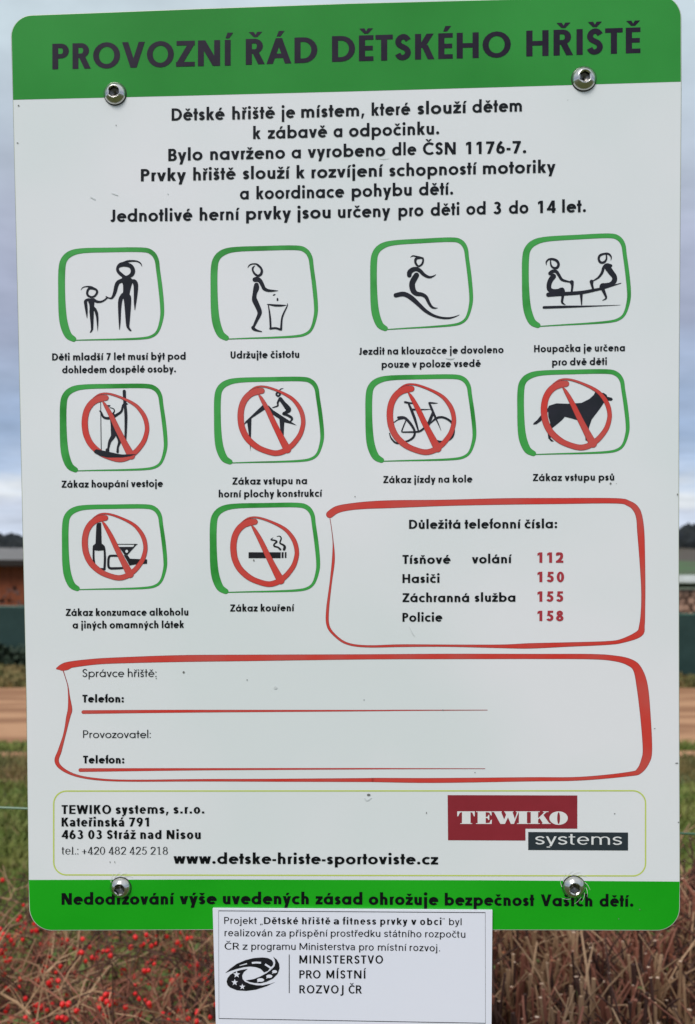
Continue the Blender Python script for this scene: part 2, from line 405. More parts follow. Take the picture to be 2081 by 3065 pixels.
def hedge_fill(n_obj, n_stuff, xr, yr, parent, base, top, name='stem'):
    pts = [(rng.uniform(*xr), yr[0] + (yr[1] - yr[0]) * rng.random() ** 0.9) for _ in range(n_obj + n_stuff)]
    pts.sort(key=lambda p: p[1] + 0.25 * rng.random())
    for x, y in pts[:n_obj]:
        h = top * rng.uniform(0.86, 1.04)
        o = put(name, proto[rng.integers(0, 12)], parent, (x - base[0], y - base[1], 0), (rng.normal(0, .035), rng.normal(0, .035), rng.uniform(0, 6.28)))
        o.scale = (rng.uniform(0.8, 1.5),) * 2 + (h,)
    V, F, I = [], [], []
    arrs = []
    for me in proto:
        co = np.array([v.co[:] for v in me.vertices]); fs = [tuple(p.vertices) for p in me.polygons]; mi = [p.material_index for p in me.polygons]
        arrs.append((co, fs, mi))
    for x, y in pts[n_obj:]:
        co, fs, mi = arrs[rng.integers(0, 12)]
        a = rng.uniform(0, 6.28); c, s = math.cos(a), math.sin(a); h = top * (rng.uniform(0.80, 1.04) if rng.random() < 0.8 else rng.uniform(0.5, 0.9)); k = len(V); q = rng.uniform(0.8, 1.6)
        tx, ty = (rng.normal(0, .045), rng.normal(0, .045)) if rng.random() < .93 else (rng.normal(0, .3), rng.normal(0, .3))
        P = np.stack([(co[:, 0] * c - co[:, 1] * s) * q + x - base[0] + tx * co[:, 2], (co[:, 0] * s + co[:, 1] * c) * q + y - base[1] + ty * co[:, 2], co[:, 2] * h], 1)
        V += P.tolist(); F += [tuple(j + k for j in f) for f in fs]
        sh = rng.integers(0, 3)
        I += [m if m > 2 else int((m + sh) % 3) for m in mi]
    o = mesh_obj('stem_thicket', V, F, stem_mats, parent, I); o['kind'] = 'stuff'
HB = (0.95, 1.8)
hedge_fill(300, 5200, (0.02, 1.35), (1.32, 2.25), hedge, HB, 0.86)
# a few green shoots and withered leaves in it
def leaves(parent, n, xr, yr, zr, m, base, size, name):
    V, F = [], []
    for i in range(n):
        p = np.array([rng.uniform(*xr) - base[0], rng.uniform(*yr) - base[1], rng.uniform(*zr)])
        a = rng.uniform(0, 6.28); s = size * rng.uniform(.6, 1.3)
        u = np.array([math.cos(a), math.sin(a), rng.uniform(-.2, .8)]) * s; w = np.array([-math.sin(a), math.cos(a), rng.uniform(-.5, .5)]) * s * .45
        k = len(V); V += [p - u, p - w + [0, 0, s * .12], p + u, p + w + [0, 0, s * .12]]; F += [(k, k + 1, k + 2), (k, k + 2, k + 3)]
    o = mesh_obj(name, V, F, m, parent); o['kind'] = 'stuff'
leaves(hedge, 240, (0.02, 1.35), (1.35, 2.2), (0.5, 0.85), M['leafgreen'], HB, 0.009, 'leaf_scatter')
leaves(hedge, 320, (0.02, 1.35), (1.35, 2.2), (0.6, 0.88), M['leaforange'], HB, 0.008, 'withered_leaf_scatter')

# berry bush, left half
bush = tag(empty('berry_bush', (-0.6, 1.75, 0)), 'leafless arching bush dotted with red berries, left of the white label', 'bush')
BB = (-0.6, 1.75)
berry_spots = []
def arch(L, r):
    az = rng.uniform(0, 6.28); el = rng.uniform(0.15, 1.2); p = Vector((0, 0, 0)); P = [p.copy()]
    d = Vector((math.cos(az) * math.cos(el), math.sin(az) * math.cos(el), math.sin(el)))
    for i in range(6):
        d = (d + Vector((rng.normal(0, .16), rng.normal(0, .16), rng.normal(-0.06, .12)))).normalized()
        p = p + d * L / 6; P.append(p.copy())
    return P, [r * (1 - 0.1 * i) for i in range(7)]
acc = Acc(); nobj = 0
branches = []
for i in range(2600):
    x = rng.uniform(-1.25, 0.02); y = rng.uniform(1.34, 2.25)
    z = rng.uniform(0.30, 0.80) if rng.random() < 0.85 else rng.uniform(0.1, 0.4)
    P, R = arch(rng.uniform(0.12, 0.34), rng.uniform(0.0011, 0.0024))
    P = [p + Vector((x, y, z)) for p in P]
    for p in P:
        lim = 0.87 - max(0, (p.y - 1.9)) * 0.15
        if p.z > lim: p.z = lim - (p.z - lim) * 0.5
    if min(p.y for p in P) < 1.18: continue
    branches.append((P, R))
branches.sort(key=lambda b: -(b[1][0] * 900 + b[0][3].z))
for i, (P, R) in enumerate(branches):
    mid = int(rng.choice([0, 1, 2], p=[.30, .34, .36]))
    base = Vector((BB[0], BB[1], 0))
    Q = [p - base for p in P]
    v, f = tube_geo(Q, R, 5)
    if i < 280:
        o = mesh_obj('branch', v, f, [M['stemA'], M['stemB'], M['stemC']], bush, [mid] * len(f))
    else: acc.add(v, f, mid)
    if rng.random() < 0.50:
        for k in range(rng.integers(1, 4)):
            q = P[rng.integers(2, 7)]
            for t in range(rng.integers(1, 4)):
                berry_spots.append(q + Vector((rng.normal(0, .009), rng.normal(0, .009), rng.normal(-0.004, .007))))
    # side twigs
    for k in range(3):
        b = Q[rng.integers(1, 6)]; e = b + Vector((rng.normal(0, .045), rng.normal(0, .045), rng.normal(0.02, .04)))
        v2, f2 = tube_geo([b, b.lerp(e, .5) + Vector((0, 0, .006)), e], [.0013, .0011, .0008], 3); acc.add(v2, f2, mid)
# upright feet of the bush
for i in range(700):
    (v, f), p = stem_geo(rng.uniform(-1.2, 0.02) - BB[0], rng.uniform(1.4, 2.2) - BB[1], rng.uniform(0.45, 0.78), rng.uniform(.0018, .004), 0, False, 0.22, 0.06)
    acc.add(v, f, int(rng.choice([0, 1, 2], p=[.25, .25, .5])))
o = acc.build('branch_thicket', [M['stemA'], M['stemB'], M['stemC']], bush); o['kind'] = 'stuff'
leaves(bush, 3400, (-1.25, 0.02), (1.35, 2.2), (0.35, 0.79), M['leafgreen'], BB, 0.011, 'green_leaf_scatter')
leaves(bush, 130, (-1.25, 0.02), (1.35, 2.2), (0.6, 0.86), M['leaforange'], BB, 0.010, 'withered_leaf_scatter')
# berries
bm = bmesh.new(); bmesh.ops.create_uvsphere(bm, u_segments=8, v_segments=6, radius=0.0040)
for v in bm.verts: v.co.z *= 1.12
geom = bmesh.ops.create_cone(bm, segments=5, radius1=0.0012, radius2=0.0006, depth=0.0016, cap_ends=True)
tip = set(geom['verts'])
for v in tip: v.co.z -= 0.0050
for f in bm.faces:
    f.smooth = True; f.material_index = 1 if all(v in tip for v in f.verts) else 0
bme = bpy.data.meshes.new('berry'); bm.to_mesh(bme); bm.free(); bme.materials.append(M['berry']); bme.materials.append(M['berry_tip'])
bc = np.array([v.co[:] for v in bme.vertices]); bf = [tuple(p.vertices) for p in bme.polygons]; bi = [p.material_index for p in bme.polygons]
berry_spots = [b for b in berry_spots if b.z > 0.45]
vis = lambda b: (b.x / b.y < -0.13)     # those seen clear of the label
berry_spots.sort(key=lambda b: (0 if vis(b) else 1, -b.z + 0.4 * b.y))
ba = Acc()
for i, b in enumerate(berry_spots):
    s = rng.uniform(0.75, 1.2)
    if i < 290:
        put('berry', bme, bush, (b.x - BB[0], b.y - BB[1], b.z), (rng.normal(0, .5), rng.normal(0, .5), 0), s)
    else:
        k = len(ba.V); ba.V += (bc * s + np.array([b.x - BB[0], b.y - BB[1], b.z])).tolist(); ba.F += [tuple(j + k for j in f) for f in bf]; ba.I += bi
if ba.V:
    o = ba.build('berry_scatter', [M['berry'], M['berry_tip']], bush); o['kind'] = 'stuff'

# tension wire with its two posts
wf = tag(empty('wire_fence', (0, 1.17, 0)), 'thin green plastic-coated wire strung level behind the sign above the shrubs', 'wire')
def wz(px, py, d): return 1.5 - (py - 1720) / 3000.0 * d
zl, zr = wz(0, 2420, 1.17), wz(0, 2494, 1.17)
pts = [(-2.4 + i * 0.24, 0, (zl + zr) / 2 + (zr - zl) * ((-2.4 + i * 0.24) / 0.76)) for i in range(21)]
v, f = tube_geo(pts, [0.0014] * 21, 6); mesh_obj('wire', v, f, M['wire'], wf)
for s in (0, 20):
    v, f = tube_geo([(pts[s][0], 0, 0), (pts[s][0], 0, 1.75)], [0.022, 0.022], 10); mesh_obj('post', v, f, M['rail'], wf)

# ------------------------------------------------------------------ the sign
O = Vector((-6.23786064e-04, 0.757631714, 1.57525642))
AX = Vector((0.99939545, -0.03324408, 0.01017675)); AY = Vector((-0.01125904, -0.03253262, 0.99940726)); AN = Vector((-0.0328933, -0.99891764, -0.03288725))
HB_ = O.z / AY.z
ROOT = O - AY * HB_
sign = empty('playground_sign')
R3 = Matrix((AX, AY, AN)).transposed()
sign.matrix_world = Matrix.Translation(ROOT) @ R3.to_4x4()
tag(sign, 'white and green playground rules board with four steel screws and small label', 'sign')
CAM = Vector((0, 0, 1.5))
def to_board(px, py, w=0.0):
    """point of the board's plane (local metres) that stands at this place of the layout sheet"""
    d = Vector(((px - 1040.5) / 3000.0, 1.0, -(py - 1720) / 3000.0))
    t = (O - CAM).dot(AN) / d.dot(AN)
    p = CAM + d * t - ROOT
    return (p.dot(AX), p.dot(AY), w)

class Print:
    """flat print: polygons laid out on the sheet, each a hair above the last"""
    def __init__(s, z, X=None):
        s.z = z; s.V = []; s.F = []; s.X = X or (lambda x, y: (x, y)); s.n = 0
    def _z(s):
        s.n += 1; return s.z + (s.n % 24) * 0.000006
    def quadstrip(s, A, B, closed=False, z=None):
        z = z if z is not None else s._z(); k = len(s.V); n = len(A)
        for a, b in zip(A, B):
            s.V.append(to_board(*s.X(*a), z)); s.V.append(to_board(*s.X(*b), z))
        for i in range(n if closed else n - 1):
            j = (i + 1) % n; s.F.append((k + 2 * i, k + 2 * j, k + 2 * j + 1, k + 2 * i + 1))
    def poly(s, P, smooth=False, z=None):
        z = z if z is not None else s._z()
        if smooth: P = catmull(P, True, 4)
        k = len(s.V)
        s.V += [to_board(*s.X(p[0], p[1]), z) for p in P]
        for t in tessellate_polygon([[Vector((p[0], p[1], 0)) for p in P]]): s.F.append(tuple(k + i for i in t))
    def disc(s, x, y, rx, ry=None, n=14):
        ry = ry or rx
        s.poly([(x + rx * math.cos(i * math.tau / n), y + ry * math.sin(i * math.tau / n)) for i in range(n)])
    def stroke(s, P, smooth=True, closed=False, caps=True, sub=6, z=None, grow=0.0):
        P = [(p[0], p[1], p[2]) for p in P]
        if smooth: P = catmull(P, closed, sub)
        n = len(P); A, B = [], []
        for i in range(n):
            if closed: a, b = P[i - 1], P[(i + 1) % n]
            else: a, b = P[max(i - 1, 0)], P[min(i + 1, n - 1)]
            dx, dy = b[0] - a[0], b[1] - a[1]; l = math.hypot(dx, dy) or 1
            r = P[i][2] / 2 + grow; nx, ny = -dy / l * r, dx / l * r
            A.append((P[i][0] + nx, P[i][1] + ny)); B.append((P[i][0] - nx, P[i][1] - ny))
        s.quadstrip(A, B, closed, z)
        if caps and not closed:
            for q, e in ((0, 1), (-1, -2)):
                if P[q][2] + grow > 0.5:
                    r = P[q][2] / 2 + grow; dx, dy = P[q][0] - P[e][0], P[q][1] - P[e][1]; a0 = math.atan2(dy, dx)
                    s.poly([(P[q][0] + r * math.cos(a0 + t * math.pi / 8), P[q][1] + r * math.sin(a0 + t * math.pi / 8)) for t in range(-4, 5)], z=z)
    def build(s, name, m, parent, label=None):
        o = mesh_obj(name, s.V, s.F, m, parent)
        if label: o['label'] = label
        return o
def catmull(P, closed, sub):
    n = len(P); out_ = []
    d = len(P[0])
    rngi = range(n) if closed else range(n - 1)
    for i in rngi:
        p1, p2 = P[i], P[(i + 1) % n]
        p0 = P[i - 1] if (closed or i > 0) else p1
        p3 = P[(i + 2) % n] if (closed or i + 2 < n) else p2
        for k in range(sub):
            t = k / sub
            out_.append(tuple(max(0.5 * (2 * p1[c] + (p2[c] - p0[c]) * t + (2 * p0[c] - 5 * p1[c] + 4 * p2[c] - p3[c]) * t * t + (3 * p1[c] - p0[c] - 3 * p2[c] + p3[c]) * t ** 3), 1e-4 if c == 2 else -1e9) for c in range(d)))
    if not closed: out_.append(tuple(P[-1]))
    return out_
def crop(ox, oy, s): return lambda x, y: (ox + x / s, oy + y / s)

# board panel: rounded sheet 3 mm thick
outline = []
def arc_pts(cx, cy, rx, ry, a0, a1, n=10):
    return [(cx + rx * math.cos(math.radians(a0 + (a1 - a0) * i / n)), cy + ry * math.sin(math.radians(a0 + (a1 - a0) * i / n))) for i in range(n + 1)]
outline += arc_pts(97, 108, 65, 65, 180, 268)
outline += [(300, 35.2), (600, 23.5), (1040, 8), (1330, 0.5), (1700, -9)]
outline += arc_pts(1975, 52, 66, 68, 271, 360)
outline += [(2041.6, 244), (2038, 700), (2034.5, 1200), (2034, 1600), (2035, 2100), (2037, 2640)]
outline += arc_pts(1967, 2717, 70, 70, 0, 90)
outline += [(1478, 2785.5), (1000, 2784.6), (636, 2785)]
outline += arc_pts(155, 2716, 69, 71, 92, 180)
outline += [(84.5, 2634), (78, 2100), (67, 1600), (54, 1000), (37.6, 300)]
V = []; F = []
n = len(outline)
def inset(P, d):
    cx = 1038; cy = 1385; R_ = []
    m = len(P)
    for i in range(m):
        a, b = P[i - 1], P[(i + 1) % m]; dx, dy = b[0] - a[0], b[1] - a[1]; l = math.hypot(dx, dy)
        R_.append((P[i][0] - dy / l * d, P[i][1] + dx / l * d))
    return R_
rimp = inset(outline, 3.2)
rings = [(outline, -0.0030), (outline, -0.0006), (inset(outline, 1.3), -0.0001), (rimp, 0.0)]
for P, w in rings: V += [to_board(x, y, w) for x, y in P]
mids = []
for r in range(3):
    for i in range(n):
        j = (i + 1) % n; F.append((r * n + i, r * n + j, (r + 1) * n + j, (r + 1) * n + i)); mids.append(2 if r == 2 else 1)
for t in tessellate_polygon([[Vector((*p, 0)) for p in rimp]]): F.append(tuple(3 * n + i for i in t)); mids.append(0)
for t in tessellate_polygon([[Vector((*p, 0)) for p in outline]]): F.append(tuple(i for i in reversed(t))); mids.append(1)
panel = mesh_obj('panel', V, F, [M['white'], M['core'], M['edge']], sign, mids)
# printed bands
Z = 0.0001
bp = Print(Z)
top_edge = [p for p in rimp if p[1] < 300 and not (p[0] < 60 and p[1] > 290)]
i0 = [i for i, p in enumerate(rimp) if p[1] < 260]
ib = [i for i, p in enumerate(rimp) if p[1] > 2655]
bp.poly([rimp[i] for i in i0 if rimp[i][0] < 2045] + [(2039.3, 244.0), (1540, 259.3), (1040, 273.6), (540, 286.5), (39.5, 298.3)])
bp.build('green_band', M['green_top'], sign, 'green band across the top of the board, darkened in colour for vignette')
bp = Print(Z)
bp.poly([rimp[i] for i in ib] + [(86.5, 2634), (660, 2632.6), (1450, 2635), (2034.8, 2639)])
bp.build('green_band', M['green_low'], sign, 'bright green band across the foot of the board')

# ------------------------------------------------------------------ lettering
class Glyphs:
    def __init__(s, w, style, hw=None):
        s.w = w; s.h = hw or w * 0.88; s.st = style
        ar = style == 'ar'
        s.x = 0.735 if ar else (0.665 if w < 0.15 else 0.70)
        s.asc = 1.0 if ar else 1.08
        s.dx = 0.62 if ar else (0.70 if w < 0.15 else 0.735)     # bowl width
        s.cache = {}
    # primitives: ('poly', pts) ('strip', A, B)
    def rect(s, x0, x1, y0, y1): return [('poly', [(x0, y0), (x1, y0), (x1, y1), (x0, y1)])]
    def V(s, x, y0, y1): return s.rect(x, x + s.w, y0, y1)
    def H(s, x0, x1, y): return s.rect(x0, x1, y, y + s.h)
    def D(s, x0, y0, x1, y1, w=None):
        w = w or s.w; L = math.hypot(x1 - x0, y1 - y0); k = w * L / max(abs(y1 - y0), 1e-6) / 2
        return [('poly', [(x0 - k, y0), (x0 + k, y0), (x1 + k, y1), (x1 - k, y1)])]
    def A(s, cx, cy, rx, ry, a0=0, a1=360, n=None, w=None, h=None):
        n = n or max(6, int(abs(a1 - a0) / 18)); w = w or s.w; h = h or s.h
        A, B = [], []
        for i in range(n + 1):
            t = math.radians(a0 + (a1 - a0) * i / n); c, q = math.cos(t), math.sin(t)
            A.append((cx + rx * c, cy + ry * q)); B.append((cx + (rx - w) * c, cy + (ry - h) * q))
        return [('strip', A, B)]
    def S(s, W, Hh, y0=0.0, w=None):
        w = w or s.w * 0.95; i = w / 2; P = []
        for u, v in ((1.0, .83), (.78, .96), (.5, 1), (.18, .92), (.03, .75), (.18, .60), (.5, .51), (.82, .41), (.98, .25), (.84, .08), (.5, 0), (.2, .04), (0, .18)):
            P.append((i + u * (W - w), y0 + i + v * (Hh - w), w))
        return s.path(P)
    def path(s, P):
        P = catmull(P, False, 3); A, B = [], []
        for i in range(len(P)):
            a, b = P[max(i - 1, 0)], P[min(i + 1, len(P) - 1)]; dx, dy = b[0] - a[0], b[1] - a[1]; l = math.hypot(dx, dy) or 1; r = P[i][2] / 2
            A.append((P[i][0] - dy / l * r, P[i][1] + dx / l * r)); B.append((P[i][0] + dy / l * r, P[i][1] - dx / l * r))
        return [('strip', A, B)]
    def line(s, P, w=None):
        w = w or s.w; return s.path([(x, y, w) for x, y in P])
    def dot(s, cx, cy, r):
        if s.st == 'ar': return s.rect(cx - r * .85, cx + r * .85, cy - r * .85, cy + r * .85)
        return [('poly', [(cx + r * math.cos(i * math.tau / 12), cy + r * math.sin(i * math.tau / 12)) for i in range(12)])]
    def accent(s, k, cx, y, cap):
        w = s.w; g = 0.07 if cap else 0.075
        if k == 'v':
            W = 0.235 if cap else 0.205; hgt = 0.20 if cap else 0.19; y0 = y + g; t = w * 0.72
            return [('poly', [(cx - W, y0 + hgt), (cx - W + t * 1.15, y0 + hgt), (cx, y0 + hgt * 0.42), (cx + W - t * 1.15, y0 + hgt), (cx + W, y0 + hgt), (cx + t * .42, y0), (cx - t * .42, y0)])]
        if k == 'a':
            y0 = y + g; t = w * 0.9
            return [('poly', [(cx - 0.08, y0), (cx - 0.08 + t * .7, y0), (cx + 0.10 + t * .5, y0 + .21), (cx + 0.10 - t * .55, y0 + .21)])]
        if k == 'o': return s.A(cx, y + g + .10, .125, .125, w=w * .55, h=w * .55)
    def get(s, ch):
        if ch in s.cache: return s.cache[ch]
        r = s._get(ch)
        if getattr(s, 'serif', False) and ch in '14l':
            c = r[0] * (.62 if ch == '4' else .5) + (s.w / 2 if ch != 'l' else 0)
            r = (r[0], r[1] + (.06 if ch == 'l' else 0), r[2] + (.06 if ch == 'l' else 0), r[3] + s.rect(c - .17, c + .17, 0, .04))
        s.cache[ch] = r; return r
    def _get(s, ch):
        dec = {'á': 'aa', 'é': 'ea', 'í': 'ıa', 'ý': 'ya', 'ó': 'oa', 'ú': 'ua', 'ě': 'ev', 'š': 'sv', 'č': 'cv', 'ř': 'rv', 'ž': 'zv', 'ň': 'nv', 'ů': 'uo',
               'Á': 'Aa', 'É': 'Ea', 'Í': 'Ia', 'Ř': 'Rv', 'Ě': 'Ev', 'Š': 'Sv', 'Č': 'Cv', 'Ž': 'Zv'}
        if ch in dec:
            b, k = dec[ch]; W, l, r, P = s.get(b); cap = ch.isupper()
            cx = W / 2 if b not in ('r',) else W * 0.52
            if b == 'E': cx = W * .5
            return (W, l, r, P + s.accent(k, cx, 1.0 if cap else s.x, cap))
        w, h, x, asc, D = s.w, s.h, s.x, s.asc, s.dx
        ar = s.st == 'ar'; hu = s.st == 'hum'
        S_, R_, G_ = 0.085, 0.045, 0.018
        if ar: S_, R_, G_ = 0.085, 0.05, 0.012
        OW = 0.98 if not ar and not hu else (0.86 if ar else 0.84)
        rx = D / 2; ry = x / 2; dn = -0.30
        # capitals
        if ch == 'O': return (OW, R_, R_, s.A(OW / 2, .5, OW / 2, .515))
        if ch == 'C': return (OW * .86, R_, G_, s.A(OW / 2, .5, OW / 2, .515, 48, 312))
        if ch == 'D':
            W = .80; c = .32
            return (W, S_, R_, s.V(0, 0, 1) + s.H(w, c, 0) + s.H(w, c, 1 - h) + s.A(c, .5, W - c, .5, -90, 90))
        if ch in 'PRB':
            W = .60; c = W - .285; P = s.V(0, 0, 1)
            if ch == 'B':
                return (.62, S_, R_, P + s.H(w, .34, 0) + s.H(w, .34, 1 - h) + s.H(w, .36, .5 - h / 2) + s.A(.33, .735, .25, .265, -90, 90) + s.A(.34, .285, .28, .285, -90, 90))
            y0 = .42
            P += s.H(w, c, 1 - h) + s.H(w, c, y0) + s.A(c, (1 + y0) / 2, W - c, (1 - y0) / 2, -90, 90)
            if ch == 'P': return (W, S_, R_, P)
            return (.68, S_, G_, P + s.D(.34, y0 + h * .3, .68 - w * .62, 0))
        if ch == 'E': W = .50 if not ar else .60; return (W, S_, .05, s.V(0, 0, 1) + s.H(w, W, 0) + s.H(w, W, 1 - h) + s.H(w, W * .96, .5 - h / 2))
        if ch == 'F': return (.48, S_, .03, s.V(0, 0, 1) + s.H(w, .48, 1 - h) + s.H(w, .44, .46))
        if ch == 'T': W = .60; return (W, .02, .02, s.V(W / 2 - w / 2, 0, 1 - h) + s.H(0, W, 1 - h))
        if ch == 'I': return (w, S_, S_, s.V(0, 0, 1))
        if ch == 'H': W = .76; return (W, S_, S_, s.V(0, 0, 1) + s.V(W - w, 0, 1) + s.H(w, W - w, .5 - h / 2))
        if ch == 'N':
            W = .80 if not ar else .74; k = w * 1.25
            return (W, S_, S_, s.V(0, 0, 1) + s.V(W - w, 0, 1) + [('poly', [(0.0, 1), (k, 1), (W, 0), (W - k, 0)])])
        if ch == 'M':
            W = .94 if not hu else .86; k = w * 1.1
            return (W, S_, S_, s.V(0, 0, 1) + s.V(W - w, 0, 1) + [('poly', [(0, 1), (k, 1), (W / 2 + k / 2, .12), (W / 2 - k / 2, .12)]), ('poly', [(W, 1), (W - k, 1), (W / 2 - k / 2, .12), (W / 2 + k / 2, .12)])])
        if ch == 'V': W = .84 if not hu else .72; k = w * .56; return (W, G_, G_, s.D(k, 1, W / 2, 0) + s.D(W - k, 1, W / 2, 0))
        if ch == 'A': W = .88; k = w * .56; return (W, G_, G_, s.D(k, 0, W / 2, 1) + s.D(W - k, 0, W / 2, 1) + s.H(W * .24, W * .76, .22))
        if ch == 'W': W = 1.12; k = w * .55; return (W, G_, G_, s.D(k, 1, W * .28, 0) + s.D(W * .5, 1, W * .28, 0) + s.D(W * .5, 1, W * .72, 0) + s.D(W - k, 1, W * .72, 0))
        if ch == 'Z': W = .68; k = w * .75; return (W, .03, .03, s.H(0.02, W, 1 - h) + s.H(0, W, 0) + s.D(W - k, 1 - h, k, h))
        if ch == 'K': W = .70; return (W, S_, G_, s.V(0, 0, 1) + s.D(W - .03 - w * .7, 1, w * 1.0, .45) + s.D(w * 1.55, .56, W - w * .68, 0))
        if ch == 'S': return (.56, .05, .05, s.S(.56, 1.02, -.01))
        if ch == 'J':
            W = .40 if not ar else .48
            return (W, G_, S_, s.V(W - w, .24 if not hu else .0, 1) + (s.A(W / 2 - .0, .25, W / 2, .265, 180 + 25, 360) if not hu else s.line([(W - w / 2, .05), (W - w / 2 - .03, -.14), (W - w - .17, -.22)])))
        if ch == 'U': W = .68; return (W, S_, S_, s.V(0, .33, 1) + s.V(W - w, .33, 1) + s.A(W / 2, .34, W / 2, .355, 180, 360))
        # lower case
        ring = lambda cx: s.A(cx, ry, rx, ry + .012)
        if ch == 'o': return (D, R_, R_, ring(rx))
        if ch == 'a':
            if ar:
                W = .56
                return (W, R_, S_ * .7, s.V(W - w - .02, 0.0, x * .66) + s.A(W / 2 - .02, x * .66, W / 2 - .0, x * .34 + .012, 0, 155) +
                        s.A(W * .42, x * .29, W * .42, x * .30, 95, 330) + s.H(W * .38, W - w - .01, x * .59 - h))
            return (D, R_, S_, ring(rx) + s.V(D - w, 0, x))
        if ch == 'd': return (D, R_, S_, ring(rx) + s.V(D - w, 0, asc))
        if ch == 'b': return (D, S_, R_, ring(rx) + s.V(0, 0, asc))
        if ch == 'p': return (D, S_, R_, ring(rx) + s.V(0, dn, x))
        if ch == 'g': return (D, R_, S_, ring(rx) + s.V(D - w, -.06, x) + s.A(D / 2, -.06, D / 2, .24, 205, 360))
        if ch == 'e': return (D * .97, R_, R_, s.A(rx, ry, rx, ry + .012, 0, 318) + s.H(w * .8, D - .02, ry - h * .35))
        if ch == 'c': return (D * .84, R_, G_, s.A(rx, ry, rx, ry + .012, 48, 312))
        nW = .54 if (ar or w < .15) else .575
        def arch_(x0, W): r = W / 2; return s.A(x0 + r, x - r * 1.02, r, r * 1.02 + .012, 0, 150) + s.V(x0 + W - w, 0, x - r * .98)
        if ch == 'n': return (nW, S_, S_, s.V(0, 0, x) + arch_(0, nW))
        if ch == 'h': return (nW, S_, S_, s.V(0, 0, asc) + arch_(0, nW))
        if ch == 'm': return (.96, S_, S_, s.V(0, 0, x) + arch_(0, (.96 + w) / 2) + arch_((.96 - w) / 2, (.96 + w) / 2))
        if ch == 'u': r = nW / 2; return (nW, S_, S_, s.V(0, r, x) + s.V(nW - w, 0, x) + s.A(r, r * 1.02, r, r * 1.02 + .012, 180, 360))
        if ch == 'r': return (.34, S_, G_, s.V(0, 0, x) + s.A(.24, x - .24, .22, .25, 62, 165))
        if ch == 's': W = .50 if ar else (.42 if w < .15 else .47); return (W, .045, .045, s.S(W, x + .02, -.01))
        if ch == 't':
            W = .36
            if ar: return (W, .015, .03, s.V(.09, .14, .95) + s.H(0, W - .02, x - h) + s.A(.09 + .17, .16, .17, .17, 180, 290))
            return (W, .02, .02, s.V(W / 2 - w / 2, 0, .97) + s.H(0, W, x - h))
        if ch == 'f': W = .36; return (W, .015, .0, s.V(.09, 0, .90) + s.rect(0, W, x - h * .85, x) + s.A(.09 + .24, .895, .24, .225, 78, 180, h=h * .8))
        if ch == 'i': return (w, S_, S_, s.V(0, 0, x) + s.dot(w / 2, x + .15 + w * .5, w * .60))
        if ch == 'ı': return (w, S_, S_, s.V(0, 0, x))
        if ch == 'l': return (w, S_, S_, s.V(0, 0, asc))
        if ch == 'j':
            P = s.V(0, dn + (.1 if ar else 0), x) + s.dot(w / 2, x + .15 + w * .5, w * .60)
            if ar: P += s.H(-.10, w * .9, dn + .02)
            return (w, S_, S_, P)
        if ch == 'k': W = .54 if w < .15 else .60; return (W, S_, G_, s.V(0, 0, asc) + s.D(W - w * .75, x, w * .95, x * .42) + s.D(w * 1.35, x * .56, W - w * .64, 0))
        vW = .56 if ar else (.58 if w < .15 else .64)
        if ch == 'v': k = w * .56; return (vW, G_, G_, s.D(k, x, vW / 2, 0) + s.D(vW - k, x, vW / 2, 0))
        if ch == 'w': W = .92 if not ar else .82; k = w * .54; return (W, G_, G_, s.D(k, x, W * .29, 0) + s.D(W * .5, x, W * .29, 0) + s.D(W * .5, x, W * .71, 0) + s.D(W - k, x, W * .71, 0))
        if ch == 'y':
            k = w * .56; t = (x - dn) / x
            P = s.D(k, x, vW / 2, 0) + s.D(vW - k, x, vW - k - (vW / 2 - k) * t, dn)
            if ar: P = s.D(k, x, vW / 2, 0) + s.D(vW - k, x, vW - k - (vW / 2 - k) * (x + .16) / x, -.16) + s.H(.04, .22, dn + .02)
            return (vW, G_, G_, P)
        if ch == 'z': W = .50 if w < .15 or ar else .55; k = w * .75; return (W, .03, .03, s.H(.01, W, x - h) + s.H(0, W, 0) + s.D(W - k, x - h, k, h))
        # digits, on a common width
        dW = .60; q = .06
        if ch == '0': return (dW, q, q, s.A(dW / 2, .5, dW / 2, .515))
        if ch == '1': return (dW, q, q, s.V(dW * .40, 0, 1) + [('poly', [(dW * .40, 1), (dW * .40, 1 - h * 1.15), (dW * .40 - .16, .86 - h * .9), (dW * .40 - .16, .90)])])
        if ch == '7': k = w * .58; return (dW, q, q, s.H(.02, dW, 1 - h) + s.D(dW - k, 1 - h * .6, .20, 0))
        if ch == '4': return (dW, q, q, s.V(dW * .62, 0, 1) + s.H(0, dW + .04, .20) + s.D(dW * .62 + w * .35, 1, w * .55, .20 + h * .6, w * .82))
        if ch == '6': return (dW, q, q, s.A(dW / 2, .31, dW / 2, .325) + s.line([(w * .62, .36), (.17, .66), (dW * .62, 1 - .02)]))
        if ch == '9': return (dW, q, q, s.A(dW / 2, .69, dW / 2, .325) + s.line([(dW - w * .62, .64), (dW - .17, .34), (dW * .38, .02)]))
        if ch == '8': return (dW, q, q, s.A(dW / 2, .745, dW / 2 - .045, .265) + s.A(dW / 2, .275, dW / 2, .29))
        if ch == '3': return (dW, q, q, s.A(dW / 2 - .03, .745, dW / 2 - .04, .265, -100, 150) + s.A(dW / 2 - .03, .285, dW / 2, .30, 205, 460))
        if ch == '5':
            return (dW, q, q, s.H(.11, dW - .04, 1 - h) + s.D(.12 + w / 2, 1 - h * .5, .05 + w / 2, .50, w * .9) + s.A(dW / 2 - .02, .325, dW / 2, .335, 205, 480))
        if ch == '2':
            return (dW, q, q, s.H(.0, dW, 0) + s.line([(w * .5 + .01, .70), (.12, .88), (dW / 2, 1 - w / 2), (dW - w * .75, .86), (dW - w * .6, .66), (dW * .68, .44), (w * .70, h * .55)]))
